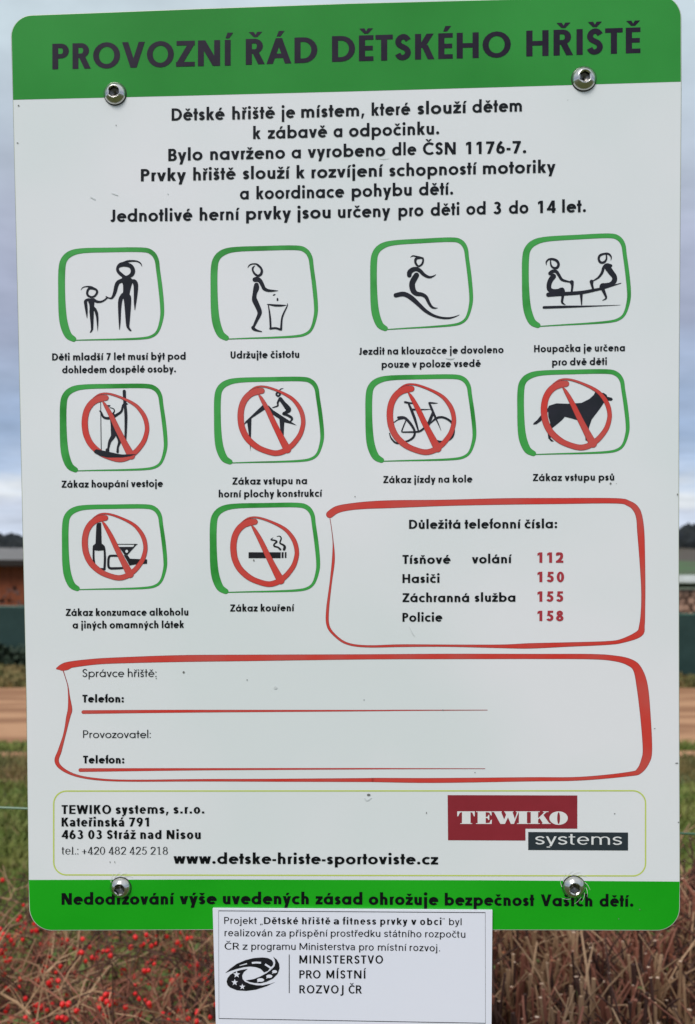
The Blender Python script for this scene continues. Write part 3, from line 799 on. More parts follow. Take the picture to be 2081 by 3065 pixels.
        # punctuation
        r = w * .60
        if ch == '.': return (2 * r, .07, .07, s.dot(r, r, r))
        if ch == ':': return (2 * r, .07, .07, s.dot(r, r, r) + s.dot(r, x - r, r))
        if ch == ',': return (2 * r, .07, .07, [('poly', [(.0, -.20), (w * .5, -.20), (w * 1.15, w), (w * .2, w)])])
        if ch == '-': return (.28, .05, .05, s.H(0, .28, .27))
        if ch == '+': return (.56, .05, .05, s.H(0, .56, .33) + s.V(.28 - w / 2, .05, .33) + s.V(.28 - w / 2, .33 + h, .66))
        if ch == '„': return (.26, .04, .04, [('poly', [(a, -.17), (a + .05, -.17), (a + .11, .05), (a + .02, .05)]) for a in (0, .14)])
        if ch == '“': return (.24, .03, .04, [('poly', [(a, .80), (a + .06, .80), (a + .09, .99), (a + .05, .99)]) for a in (0, .13)])
        raise KeyError(ch)

ZT = 0.00028
def words(items, cap, G, m, parent, name='text_line', label=None, z=ZT, smax=1.2, check=True):
    """items: (word, x0, x1, y0, y1); baseline runs from y0 to y1"""
    pr = Print(z)
    for wd, x0, x1, y0, y1 in items:
        gl = []; adv = 0.0
        for i, ch in enumerate(wd):
            if ch == ' ': adv += .30; continue
            W, l, r, P = G.get(ch)
            if i: adv += l
            gl.append((adv, P)); adv += W + r
            last = r
        nat = adv - last
        rat = (x1 - x0) / nat / cap
        gs = min(rat, smax) if len(wd) > 2 else min(rat, 1.55)
        sx = gs * cap
        tr = ((x1 - x0) / sx - nat) / max(1, len(gl) - 1)     # what is left over goes between the letters
        gl = [(b + i * tr, P) for i, (b, P) in enumerate(gl)]
        if check and not 0.80 < rat < 1.30: print('TEXTFIT', wd, round(rat, 2))
        def T(u, v, b):
            X_ = x0 + (u + b) * sx; t = (X_ - x0) / (x1 - x0)
            return (X_, y0 + (y1 - y0) * t - v * cap)
        for b, P in gl:
            for p in P:
                if p[0] == 'poly': pr.poly([T(u, v, b) for u, v in p[1]])
                else: pr.quadstrip([T(u, v, b) for u, v in p[1]], [T(u, v, b) for u, v in p[2]])
    return pr.build(name, m, parent, label)

GT = Glyphs(0.212, 'fu', 0.175); GB = Glyphs(0.200, 'fu', 0.175); GC = Glyphs(0.215, 'fu', 0.185); GX = Glyphs(0.235, 'fu', 0.205); GL = Glyphs(0.115, 'fu', 0.105)
GAB = Glyphs(0.215, 'ar', 0.165); GAR = Glyphs(0.125, 'ar', 0.11); GH = Glyphs(0.165, 'hum', 0.145); GS = Glyphs(0.115, 'ar', 0.06); GS.serif = True

words([('PROVOZNÍ', 157, 690.7, 207.6, 195.7), ('ŘÁD', 736, 950.5, 193.5, 187), ('DĚTSKÉHO', 994, 1529.5, 185, 170.5), ('HŘIŠTĚ', 1575.6, 1917.4, 168.5, 158.3)], 76.5, GT, M['title'], sign, 'title_text')
L = words
L([('Dětské', 514, 672, 361, 358), ('hřiště', 695.5, 822.7, 357.5, 354), ('je', 843.8, 883, 353.6, 352.5), ('místem,', 901.8, 1091.5, 352, 346.8), ('které', 1112.6, 1228, 346, 343), ('slouží', 1249.8, 1394, 342, 338), ('dětem', 1414, 1562.5, 337, 333)], 36.5, GB, M['text'], sign)
L([('k', 758, 781, 416, 415.5), ('zábavě', 802, 979, 415, 410.5), ('a', 998.7, 1025, 410, 409.5), ('odpočinku.', 1045, 1315, 409, 401.5)], 36.5, GB, M['text'], sign)
L([('Bylo', 504, 606.5, 482, 479), ('navrženo', 629.5, 853.6, 478.5, 474), ('a', 873, 901, 473.6, 473), ('vyrobeno', 921, 1153.5, 472, 466.5), ('dle', 1174, 1246, 465, 463.5), ('ČSN', 1266, 1364.5, 463, 461.5), ('1176-7.', 1391.6, 1575.6, 461, 458)], 36.5, GB, M['text'], sign)
L([('Prvky', 422, 557, 542.5, 540.5), ('hřiště', 578.7, 705, 540, 536.5), ('slouží', 727, 864.8, 536.2, 534), ('k', 888, 913, 533.5, 533), ('rozvíjení', 932.7, 1143.6, 533, 527.7), ('schopností', 1165.3, 1424.6, 527.5, 521.5), ('motoriky', 1445.7, 1663.4, 521, 516)], 36.5, GB, M['text'], sign)
L([('a', 718.4, 744.8, 596.8, 596.3), ('koordinace', 767.8, 1030, 596, 590.5), ('pohybu', 1053, 1232.6, 590, 584.7), ('dětí.', 1254.4, 1356.6, 584.3, 582)], 36.5, GB, M['text'], sign)
L([('Jednotlivé', 329.6, 575.5, 664, 660.5), ('herní', 598, 714, 660, 657.8), ('prvky', 737, 871.5, 657.4, 655), ('jsou', 891, 990, 654.5, 652.5), ('určeny', 1011.8, 1168.6, 652, 648.4), ('pro', 1193, 1267.6, 648, 646), ('děti', 1289.3, 1375, 645.5, 643), ('od', 1396, 1454, 642.5, 641.2), ('3', 1477, 1501.8, 640.5, 640), ('do', 1523.5, 1582, 639.5, 638), ('14', 1607.3, 1662, 637.5, 636.5), ('let.', 1683, 1754.4, 636, 634.4)], 36.5, GB, M['text'], sign)
CAPS = 21.2
def cap_line(s_, x0, x1, y0, y1, G=GC, cap=CAPS, m=None, parent=None, smax=1.2):
    return words([(s_, x0, x1, y0, y1)], cap, G, m or M['text'], parent or sign, smax=1.18 if G.st == 'ar' else smax)
for a in [("Děti mladší 7 let musí být pod", 156.3, 555.8, 1078.8, 1076), ("dohledem dospělé osoby.", 186.3, 527, 1117, 1114), ("Udržujte čistotu", 690.4, 896, 1072.8, 1070.6),
          ("Jezdit na klouzačce je dovoleno", 1074.2, 1507.7, 1062, 1056.4), ("pouze v poloze vsedě", 1142.7, 1439.3, 1101, 1097.5), ("Houpačka je určena", 1599, 1871, 1054, 1050.7), ("pro dvě děti", 1653, 1816.8, 1094, 1091.8),
          ("Zákaz houpání vestoje", 184.7, 487.7, 1459.7, 1457), ("Zákaz vstupu na", 696, 919.3, 1450.4, 1448.8), ("horní plochy konstrukcí", 655, 963, 1488.6, 1486.4), ("Zákaz jízdy na kole", 1147.6, 1414, 1445.8, 1443.6),
          ("Zákaz vstupu psů", 1595.4, 1839, 1439.7, 1438), ("Zákaz konzumace alkoholu", 197.2, 564, 1843.5, 1842), ("a jiných omamných látek", 217.4, 551.5, 1881, 1879.5), ("Zákaz kouření", 689.3, 879.5, 1830.4, 1829.3)]:
    cap_line(*a)
cap_line("Důležitá telefonní čísla:", 1224.7, 1668.3, 1582.7, 1580.7, cap=27)
L([("Tísňové", 1205, 1348.6, 1687.5, 1687), ("volání", 1412.6, 1530, 1686, 1685.5)], 26.5, GC, M['text'], sign)
for t, n_, y, x1 in (("", '112', 1684.2, 1686.7), ("Hasiči", '150', 1742.2, 1689), ("", '155', 1800.8, 1687), ("Policie", '158', 1858.8, 1687)):
    L([(n_, 1606, x1, y, y)], 31, GX, M['num'], sign, 'phone_number', check=False)
L([("Hasiči", 1205, 1315.7, 1744.8, 1744)], 26.5, GC, M['text'], sign)
L([("Záchranná", 1205, 1404.6, 1802, 1801.5), ("služba", 1421, 1543, 1801.2, 1800.8)], 26.5, GC, M['text'], sign)
L([("Policie", 1205, 1324, 1860.8, 1860.3)], 26.5, GC, M['text'], sign)
cap_line("Správce hřiště:", 247, 468.8, 2026.3, 2026, GL, 24)
cap_line("Telefon:", 247, 371.2, 2102.4, 2102.4, GX, 23)
cap_line("Provozovatel:", 249, 451.7, 2208.8, 2208.8, GL, 23)
cap_line("Telefon:", 249, 372.5, 2284.9, 2284.9, GX, 23)
cap_line("TEWIKO systems, s.r.o.", 184.6, 612.3, 2436.3, 2435, GAB, 26.6)
cap_line("Kateřinská 791", 184.6, 450.7, 2473.7, 2473.7, GAB, 26.6)
cap_line("463 03 Stráž nad Nisou", 184.6, 601, 2511, 2511, GAB, 26.6)
cap_line("tel.: +420 482 425 218", 184.6, 502.7, 2557.4, 2557.6, GS, 23)
cap_line("www.detske-hriste-sportoviste.cz", 519.2, 1311.8, 2585, 2587.4, GC, 32, smax=1.25)
L([('Nedodržování', 184.6, 519, 2708.2, 2707), ('výše', 537.5, 648.4, 2706.6, 2706.4), ('uvedených', 667.5, 924.7, 2706.4, 2706.8), ('zásad', 945, 1084.9, 2707, 2707.6), ('ohrožuje', 1104, 1311.8, 2708, 2709.6), ('bezpečnost', 1331.6, 1599.4, 2710, 2711.8), ('Vašich', 1619, 1773.5, 2712, 2713), ('dětí.', 1795, 1896.3, 2713.2, 2714)], 35, GX, M['text'], sign)

# ------------------------------------------------------------------ marker frames and pictograms
FR = [(148, 578, 28), (118, 556, 38), (96, 500, 42), (86, 430, 40), (82, 320, 36), (83, 200, 36), (95, 143, 34), (132, 108, 32), (200, 92, 26), (350, 88, 24), (520, 87, 24), (575, 101, 24), (603, 140, 22), (612, 200, 20), (625, 300, 21), (634, 400, 20), (632, 460, 18), (612, 530, 14), (578, 562, 13), (520, 574, 11), (400, 579, 8), (280, 581, 6), (160, 584, 4)]
RG = [(550, 205, 110), (450, 215, 130), (330, 262, 125), (230, 352, 122), (160, 480, 120), (128, 640, 120), (130, 800, 120), (163, 960, 120), (250, 1130, 118), (400, 1275, 115), (560, 1365, 105), (800, 1433, 105), (980, 1400, 108), (1130, 1300, 100), (1230, 1195, 95), (1320, 1060, 90), (1370, 900, 85), (1378, 780, 82), (1350, 640, 85), (1290, 515, 80), (1180, 380, 66), (1050, 290, 55), (900, 218, 45), (750, 160, 40), (620, 125, 35), (500, 118, 30), (400, 143, 25), (290, 210, 5)]
SLH = [(478, 270, 10), (540, 355, 60), (660, 570, 90), (790, 840, 104), (900, 1060, 115), (1000, 1250, 135), (1060, 1360, 150)]
def fit(P, src, dst, wk, skew=0.0):
    kx = (dst[2] - dst[0]) / (src[2] - src[0]); ky = (dst[3] - dst[1]) / (src[3] - src[1]); r = []
    for x, y, w in P:
        u = (x - src[0]) / (src[2] - src[0])
        r.append((dst[0] + (x - src[0]) * kx, dst[1] + (y - src[1]) * ky + skew * (0.5 - u), w * (kx + ky) / 2 * wk))
    return r
C3 = lambda b, o, s: (o[0] + b[0] / s, o[1] + b[1] / s, o[0] + b[2] / s, o[1] + b[3] / s)
frames = [
    ('adult_and_child', C3((65, 75, 643, 592), (140, 700), 1.8349), 0), ('litter_bin', C3((902, 66, 1488, 583), (140, 700), 1.8349), 4),
    ('slide', C3((122, 60, 658, 537), (1040, 680), 1.7533), 12), ('seesaw', C3((918, 40, 1487, 520), (1040, 680), 1.7533), 13),
    ('swing', C3((73, 90, 662, 575), (140, 1100), 1.8349), 0), ('roof_climbing', C3((920, 53, 1522, 530), (140, 1100), 1.8349), 2),
    ('bicycle', C3((62, 57, 655, 527), (1060, 1090), 1.7932), 2), ('dog', C3((877, 30, 1478, 490), (1060, 1090), 1.7932), 3),
    ('alcohol', C3((85, 55, 660, 530), (140, 1480), 1.8349), 0), ('smoking', C3((897, 47, 1500, 545), (140, 1480), 1.8349), 1)]
rings_ = {'swing': C3((192, 137, 562, 519), (140, 1100), 1.8349), 'roof_climbing': C3((1048, 98, 1420, 485), (140, 1100), 1.8349),
          'bicycle': C3((175, 102, 547, 487), (1060, 1090), 1.7932), 'dog': C3((1002, 75, 1383, 462), (1060, 1090), 1.7932),
          'alcohol': C3((193, 100, 553, 472), (140, 1480), 1.8349), 'smoking': C3((1008, 120, 1385, 507), (140, 1480), 1.8349)}
what = {'adult_and_child': 'an adult holding a child by the hand', 'litter_bin': 'a person dropping litter in a bin', 'slide': 'a person going down a slide', 'seesaw': 'two children on a seesaw',
        'swing': 'crossed-out figure standing on a swing', 'roof_climbing': 'crossed-out figure climbing a roof', 'bicycle': 'crossed-out bicycle', 'dog': 'crossed-out dog', 'alcohol': 'crossed-out bottles and a glass', 'smoking': 'crossed-out cigarette'}
pics = {}
for key, bb, skew in frames:
    P = fit(FR, (65, 75, 643, 592), bb, 1.0, skew)
    pr = Print(0.00012); pr.stroke(P, sub=4, grow=0.55, z=0.00012)
    o = pr.build('pictogram', M['green_dark'], sign, 'hand-drawn green frame round ' + what[key]); pics[key] = o
    pr = Print(0.00016); pr.stroke(P, sub=4, grow=-0.35, z=0.00016); pr.build('green_frame', M['green_mark'], o)
    if key in rings_:
        R = fit(RG, (62, 97, 1418, 1487), rings_[key], 1.0); S = fit(SLH, (62, 97, 1418, 1487), rings_[key], 1.0)
        pr = Print(0.0)
        pr.stroke(R, sub=5, grow=0.5, z=0.00030); pr.stroke(S, sub=5, grow=0.5, z=0.00031); pr.build('ring_outline', M['red_dark'], o)
        pr = Print(0.0)
        pr.stroke(R, sub=5, grow=-0.5, z=0.00035); pr.stroke(S, sub=5, grow=-0.5, z=0.00036); pr.build('prohibition_ring', M['red_mark'], o)
ZF = 0.00022
def fig(key, X, strokes=(), polys=(), spolys=(), discs=(), z=ZF, name='figure', m=None, closed=()):
    pr = Print(z, X)
    for s_ in strokes: pr.stroke(s_, sub=4)
    for s_ in closed: pr.stroke(s_, sub=4, closed=True)
    for p in polys: pr.poly(p)
    for p in spolys: pr.poly(p, smooth=True)
    for d in discs: pr.disc(*d)
    return pr.build(name, m or M['black'], pics[key])
X = crop(230, 760, 7.514)
fig('adult_and_child', X, closed=[[(1090, 235, 100), (1215, 275, 95), (1265, 380, 100), (1225, 475, 90), (1110, 520, 60), (1005, 465, 75), (925, 380, 68), (925, 300, 65), (990, 245, 100)]],
    strokes=[[(1000, 230, 60), (1150, 165, 50), (1330, 160, 35), (1430, 205, 30), (1465, 275, 12)],
             [(1010, 600, 90), (930, 640, 90), (890, 720, 90), (860, 850, 80), (820, 950, 60), (780, 995, 45), (720, 990, 30), (660, 960, 25)],
             [(1230, 605, 70), (1300, 630, 110), (1330, 720, 105), (1325, 900, 85), (1312, 1100, 55), (1308, 1260, 10)]],
    spolys=[[(1020, 530), (1120, 520), (1220, 545), (1270, 600), (1240, 680), (1190, 890), (1218, 950), (1225, 1050), (1215, 1250), (1190, 1550), (1185, 1640), (1230, 1720), (1200, 1735), (1150, 1690), (1110, 1600), (1085, 1300), (1065, 1080), (1045, 1005), (1020, 1080), (1000, 1250), (985, 1550), (962, 1710), (945, 1550), (930, 1250), (935, 1030), (1000, 900), (1040, 860), (1040, 700), (1010, 620)]])
fig('adult_and_child', X, closed=[[(330, 770, 55), (430, 800, 50), (458, 860, 50), (410, 940, 45), (330, 970, 45), (250, 930, 50), (235, 860, 50), (265, 790, 50)]],
    strokes=[[(430, 790, 30), (320, 742, 40), (200, 735, 25), (130, 760, 20), (95, 810, 8)],
             [(260, 1020, 50), (200, 1060, 70), (205, 1150, 70), (222, 1300, 50), (232, 1440, 10)], [(380, 1030, 70), (450, 1070, 60), (540, 1075, 45), (620, 1040, 38), (690, 980, 35)]],
    polys=[[(270, 1000), (385, 1000), (400, 1060), (390, 1180), (440, 1230), (480, 1320), (490, 1450), (485, 1600), (470, 1750), (455, 1600), (435, 1420), (400, 1290), (385, 1280), (380, 1450), (375, 1600), (370, 1700), (330, 1760), (290, 1775), (320, 1700), (315, 1600), (300, 1450), (285, 1300), (290, 1200), (280, 1130), (250, 1060)]])
X = crop(720, 770, 9.282)
fig('litter_bin', X, strokes=[[(400, 235, 15), (345, 290, 50), (345, 370, 50), (400, 460, 60), (480, 510, 65), (560, 480, 75), (595, 390, 70), (570, 300, 60), (500, 230, 60), (440, 188, 45), (330, 185, 35), (250, 220, 35), (205, 285, 15)],
    [(400, 620, 130), (470, 612, 140), (550, 660, 120), (620, 790, 105), (660, 870, 100), (760, 920, 80), (900, 930, 55), (1045, 928, 10)],
    [(445, 770, 130), (440, 850, 160), (400, 1000, 120), (385, 1120, 125), (400, 1200, 150), (470, 1350, 140), (530, 1500, 130), (520, 1600, 110), (450, 1750, 85), (370, 1920, 65)],
    [(350, 1955, 100), (375, 1990, 90), (450, 2030, 60), (590, 2065, 25)]])
fig('litter_bin', X, name='litter', strokes=[[(905, 1055, 15), (930, 1045, 35), (962, 1032, 25)], [(1030, 1150, 45), (1030, 1190, 48)]])
fig('litter_bin', X, name='bin', strokes=[[(735, 1305, 10), (800, 1312, 35), (950, 1335, 60), (1130, 1340, 55), (1270, 1332, 15)], [(775, 1330, 28), (810, 1550, 45), (830, 1750, 55), (838, 1975, 50)],
    [(830, 1980, 60), (980, 1968, 55), (1090, 2000, 60), (1135, 2010, 50)], [(1305, 1285, 15), (1300, 1350, 30), (1200, 1560, 45), (1150, 1720, 50), (1130, 2000, 60)]])
X = crop(1160, 740, 6.575)
fig('slide', X, strokes=[[(455, 195, 8), (500, 168, 25), (560, 180, 30), (640, 195, 30), (700, 215, 30)], [(430, 550, 90), (440, 490, 100), (500, 440, 95), (580, 430, 85), (650, 470, 75), (720, 540, 65), (820, 588, 50), (900, 570, 30), (955, 535, 8)],
    [(572, 550, 105), (530, 620, 115), (490, 700, 115), (490, 790, 115), (520, 870, 105), (580, 915, 88), (680, 930, 75), (760, 980, 70), (810, 1080, 60), (860, 1160, 50), (920, 1195, 35), (985, 1195, 10)]],
    closed=[[(560, 230, 50), (550, 290, 45), (580, 350, 40), (625, 370, 35), (680, 330, 40), (703, 260, 36), (690, 215, 35), (620, 210, 40)]])
fig('slide', X, name='slide_ramp', strokes=[[(165, 945, 88), (300, 920, 95), (400, 950, 95), (500, 1020, 95), (620, 1130, 80), (750, 1250, 70), (900, 1340, 55), (1050, 1385, 45), (1200, 1395, 40), (1320, 1370, 25), (1415, 1330, 8)]])
X = crop(1600, 740, 5.636)
fig('seesaw', X, name='seesaw_plank', strokes=[[(160, 1015, 45), (500, 1005, 42), (900, 995, 25), (1450, 975, 5)], [(235, 800, 75), (500, 785, 65), (780, 765, 60), (1000, 725, 50), (1200, 680, 35), (1460, 605, 12)], [(790, 790, 52), (797, 970, 18)], [(630, 590, 72), (640, 640, 45), (630, 740, 35)], [(965, 580, 68), (970, 630, 45), (990, 700, 35)]])
fig('seesaw', X, strokes=[[(205, 300, 8), (200, 250, 25), (240, 205, 30), (310, 200, 40), (380, 230, 45), (408, 290, 45), (380, 345, 45), (320, 345, 35), (280, 300, 30), (272, 220, 20)], [(265, 440, 65), (310, 405, 60), (370, 410, 55), (420, 480, 50), (470, 550, 45), (600, 585, 25)],
    [(320, 490, 90), (270, 560, 85), (245, 640, 80), (255, 710, 80), (310, 740, 75), (400, 740, 75), (470, 710, 65), (500, 760, 40)], [(480, 760, 60), (475, 850, 45), (468, 930, 38), (520, 968, 10)]])
fig('seesaw', X, strokes=[[(1215, 130, 25), (1215, 200, 30), (1170, 255, 40), (1110, 250, 40), (1085, 190, 40), (1110, 135, 40), (1180, 110, 35), (1250, 112, 35), (1295, 160, 25), (1290, 220, 8)], [(1290, 310, 50), (1220, 300, 60), (1170, 340, 50), (1140, 430, 45), (1080, 510, 35), (1000, 560, 20)],
    [(1240, 350, 100), (1300, 430, 95), (1350, 500, 85), (1345, 570, 85), (1290, 620, 70), (1200, 640, 70), (1140, 645, 70), (1120, 700, 50)], [(1150, 700, 60), (1190, 790, 45), (1210, 860, 30), (1150, 895, 10)]])
X = crop(230, 1150, 6.575)
fig('swing', X, strokes=[[(470, 340, 12), (475, 800, 15), (482, 1290, 15)], [(935, 140, 65), (945, 350, 60), (967, 600, 60), (965, 900, 50), (955, 1120, 40)],
    [(445, 525, 15), (475, 545, 35), (520, 640, 45), (600, 670, 50), (700, 650, 60), (800, 595, 50), (880, 530, 45), (910, 420, 40), (955, 385, 55), (1005, 390, 12)],
    [(650, 460, 12), (720, 480, 20), (742, 525, 22), (715, 575, 32)], [(700, 620, 110), (710, 780, 90), (730, 900, 120), (715, 1020, 90), (650, 1130, 60), (620, 1270, 38)], [(800, 980, 90), (842, 1120, 60), (810, 1240, 40), (805, 1330, 50)]], polys=[[(600, 410), (665, 410), (645, 445), (625, 440)]], discs=[(605, 1300, 38, 42)])
fig('swing', X, name='swing_seat', z=0.00042, polys=[[(340, 1335), (352, 1300), (390, 1280), (600, 1322), (800, 1368), (900, 1383), (1175, 1375), (1050, 1420), (900, 1442), (600, 1444), (470, 1412), (360, 1358)]])
X = crop(690, 1140, 6.575)
fig('roof_climbing', X, name='roof_frame', polys=[[(262, 868), (295, 800), (640, 470), (705, 480), (705, 545), (420, 735), (335, 815)], [(700, 470), (760, 490), (840, 575), (1100, 745), (1220, 820), (1308, 877), (1180, 842), (1060, 815), (965, 750), (830, 662), (690, 545)], [(328, 805), (415, 735), (405, 1100), (396, 1390), (368, 1100)], [(962, 735), (1062, 800), (1045, 1130), (990, 1060)]])
fig('roof_climbing', X, name='figure', z=0.00024, strokes=[[(960, 200, 20), (990, 160, 20), (1040, 148, 10)], [(830, 525, 18), (930, 490, 32), (930, 430, 38), (970, 355, 50)], [(985, 355, 75), (1045, 435, 78), (1110, 515, 100), (1150, 572, 95), (1095, 618, 60), (1040, 645, 50), (1110, 670, 50), (1190, 712, 50), (1212, 750, 45), (1182, 800, 25)]],
    closed=[[(940, 222, 36), (978, 262, 36), (940, 300, 36), (902, 262, 36)]])
X = crop(1140, 1130, 6.312)
fig('bicycle', X, strokes=[[(460, 465, 42), (540, 480, 35), (625, 490, 25)], [(530, 500, 38), (590, 640, 52), (650, 800, 50), (712, 1010, 28)], [(580, 603, 38), (750, 605, 28), (940, 600, 10)], [(1080, 483, 5), (1000, 482, 28), (925, 475, 30)], [(915, 480, 35), (950, 560, 45), (1010, 700, 42), (1040, 770, 40)], [(1040, 770, 32), (1100, 900, 18), (1140, 1000, 6)],
    [(985, 670, 50), (900, 880, 62)], [(900, 880, 35), (800, 970, 38), (730, 1015, 38), (640, 1027, 32), (410, 1030, 24)], [(410, 1030, 22), (400, 1000, 26), (480, 800, 22)], [(240, 855, 18), (330, 795, 22), (420, 775, 26)], [(330, 755, 45), (430, 755, 50), (500, 800, 50), (590, 910, 48), (642, 1020, 42), (622, 1120, 42), (540, 1185, 38), (440, 1215, 32), (300, 1240, 34), (200, 1150, 30), (165, 1050, 16)],
    [(925, 880, 15), (1040, 775, 42), (1150, 748, 42), (1260, 785, 42), (1345, 860, 42), (1385, 1000, 34), (1350, 1130, 32), (1230, 1205, 34), (1120, 1212, 42), (1050, 1185, 22)]])
X = crop(1580, 1110, 5.844)
fig('dog', X, name='dog_figure', polys=[[(95, 925), (120, 895), (160, 865), (220, 790), (290, 720), (350, 655), (370, 610), (500, 568), (700, 575), (940, 560), (1080, 490), (1160, 415), (1190, 345), (1260, 380), (1330, 385), (1380, 420), (1395, 455), (1470, 468), (1490, 498), (1465, 525), (1420, 520), (1335, 555), (1250, 680), (1180, 770), (1120, 850), (1075, 980), (1062, 1060), (1040, 1225), (1010, 1215), (1000, 1000), (975, 920), (860, 860), (760, 830), (650, 803), (600, 860), (530, 920), (430, 1000), (420, 1100), (400, 1180), (460, 1235), (410, 1235), (360, 1180), (350, 1100), (395, 1000), (390, 900), (360, 800), (356, 710), (230, 880), (150, 935), (100, 940)]])
X = crop(230, 1520, 6.575)
fig('alcohol', X, name='bottle', polys=[[(395, 320), (412, 300), (480, 293), (490, 700), (545, 745), (562, 790), (560, 830), (430, 845), (310, 830), (318, 745), (370, 700), (385, 350)]], strokes=[[(332, 810, 38), (332, 1000, 40), (355, 1130, 35)], [(545, 800, 36), (555, 1000, 45), (545, 1205, 45)], [(395, 1200, 30), (480, 1203, 40), (545, 1208, 45)]])
fig('alcohol', X, name='bottle', z=0.00024, strokes=[[(820, 945, 42), (700, 942, 42), (640, 958, 45), (622, 1060, 45), (640, 1180, 48), (780, 1190, 48), (925, 1182, 40)]], polys=[[(925, 930), (1000, 930), (1050, 1000), (1385, 1015), (1385, 1100), (1150, 1115), (1040, 1135), (1000, 1060)]])
fig('alcohol', X, name='cocktail_glass', z=0.00026, strokes=[[(800, 716, 14), (1190, 716, 14)]], polys=[[(1192, 710), (1000, 925), (940, 925), (828, 768), (1108, 768), (1142, 718)]])
fig('alcohol', X, name='olive', z=0.00042, m=M['white'], discs=[(985, 855, 27, 30)])
X = crop(680, 1530, 6.575)
fig('smoking', X, name='cigarette', polys=[[(423, 808), (1055, 808), (1055, 925), (423, 925)], [(1073, 806), (1112, 806), (1112, 922), (1073, 922)], [(1136, 806), (1168, 806), (1168, 920), (1136, 920)]])
fig('smoking', X, name='smoke_wisps', strokes=[[(905, 520, 8), (862, 560, 25), (930, 572, 30), (980, 600, 34), (930, 645, 32), (928, 688, 34), (1000, 710, 32), (1048, 752, 42)], [(980, 495, 10), (1040, 492, 20), (1065, 540, 28), (1040, 625, 30), (1100, 660, 36), (1135, 700, 50), (1122, 752, 52)]])

# red hand-drawn boxes
def red_box(strokes, name, label=None):
    pr = Print(0)
    for i, (X_, P, sub) in enumerate(strokes):
        pr.X = X_; pr.stroke(P, sub=sub, z=0.00012 + i * 1e-5, grow=0.8)
    o = pr.build(name, M['red_dark'], sign, label)
    pr = Print(0)
    for i, (X_, P, sub) in enumerate(strokes):
        pr.X = X_; pr.stroke(P, sub=sub, z=0.00018 + i * 1e-5, grow=-0.9 if sub == 5 else -0.4)
    pr.build('red_fill', M['red_mark'], o)
X8 = crop(940, 1470, 1.5173)
red_box([(X8, [(72, 106, 32), (105, 84, 32), (160, 72, 30), (240, 64, 32), (360, 59, 34), (600, 53, 27), (860, 47, 28), (1100, 45, 26), (1370, 44, 23), (1430, 56, 24), (1462, 80, 28), (1478, 120, 28), (1485, 190, 31), (1491, 300, 25), (1496, 440, 18), (1495, 540, 18), (1490, 610, 24), (1477, 648, 30), (1400, 680, 18), (1330, 690, 16), (1150, 697, 19), (980, 703, 23), (850, 705, 15), (600, 702, 9), (400, 702, 11), (240, 705, 9), (150, 692, 9), (95, 655, 10), (64, 610, 12), (62, 540, 12), (76, 420, 9), (87, 330, 12), (89, 280, 9), (87, 230, 3), (80, 170, 1.6), (73, 125, 1.6)], 5)], 'red_frame', 'hand-drawn red frame round the emergency phone numbers')
def XA(x, y): return (100 + x / 1.578, 1930 + y / 1.578)
def cv(P): return [((x / 1.4598 + 1000 - 100) * 1.578, (y / 1.4598) * 1.578, w * 1.578 / 1.4598) for x, y, w in P]
b2 = [(112, 112, 8), (135, 106, 28), (175, 94, 30), (300, 79, 27), (450, 72, 28), (700, 65, 31), (1000, 62, 29), (1570, 57, 23)] + cv([(500, 51, 22), (900, 51, 21), (1130, 52, 22), (1230, 60, 24), (1290, 76, 30), (1325, 105, 36), (1347, 180, 48), (1362, 320, 44), (1370, 455, 40), (1362, 505, 38), (1335, 550, 26), (1290, 565, 18), (1080, 585, 15), (850, 588, 17), (440, 593, 20), (180, 591, 17)]) + [(1570, 639, 17), (1100, 640, 12), (800, 640, 10), (450, 642, 8), (300, 635, 9), (200, 617, 10), (135, 585, 15), (110, 548, 19), (125, 500, 17), (148, 420, 11), (165, 340, 18), (173, 305, 20), (169, 250, 8), (163, 195, 3), (150, 150, 2), (141, 122, 3)]
red_box([(XA, b2, 5), (XA, [(134, 112, 20), (155, 108, 24), (175, 100, 20)], 3)], 'red_frame', 'large hand-drawn red frame round the contact fields')
red_box([(XA, [(236, 318, 16), (700, 314, 12), (1570, 311, 5)] + cv([(300, 286.5, 3.5), (670, 285.5, 1.2)]), 4)], 'red_rule')
red_box([(XA, [(222, 592, 16), (800, 588, 9), (1570, 585.5, 5)] + cv([(300, 541.5, 3.2), (660, 541.5, 1.2)]), 4)], 'red_rule')

# lime rounded frame round the address
lp = arc_pts(199, 2406, 38, 38, 180, 270, 8) + arc_pts(1895, 2405, 38, 38, 270, 360, 8) + arc_pts(1895, 2584, 38, 38, 0, 90, 8) + arc_pts(199, 2581, 38, 38, 90, 180, 8)
pr = Print(0.00012); pr.stroke([(x, y, 4.0) for x, y in lp], smooth=False, closed=True, z=0.00012); pr.build('lime_frame', M['lime'], sign)

# company logo blocks
pr = Print(0.00014); pr.poly([(1340.3, 2380), (1728.6, 2381), (1728.6, 2480.6), (1573.3, 2480.6), (1573.3, 2516.2), (1341.5, 2515.2)])
lr = pr.build('logo_block', M['logo_red'], sign, 'dark red block with white serif lettering')
pr = Print(0.00014); pr.poly([(1581.5, 2490.4), (1880.5, 2492), (1880.5, 2546), (1581.5, 2544.5)])
lg = pr.build('logo_block', M['logo_grey'], sign, 'dark grey block with white lettering')
XL = crop(1330, 2360, 2.818)
pr = Print(0.00026, XL)
T_, B_ = 193, 299; hs = 6
# T
pr.poly([(110, 193), (258, 193), (258, 235), (250, 235), (238, 205), (222, 199), (222, B_ - hs), (236, B_ - hs), (236, B_), (136, B_), (136, B_ - hs), (150, B_ - hs), (150, 199), (132, 205), (118, 235), (110, 235)])
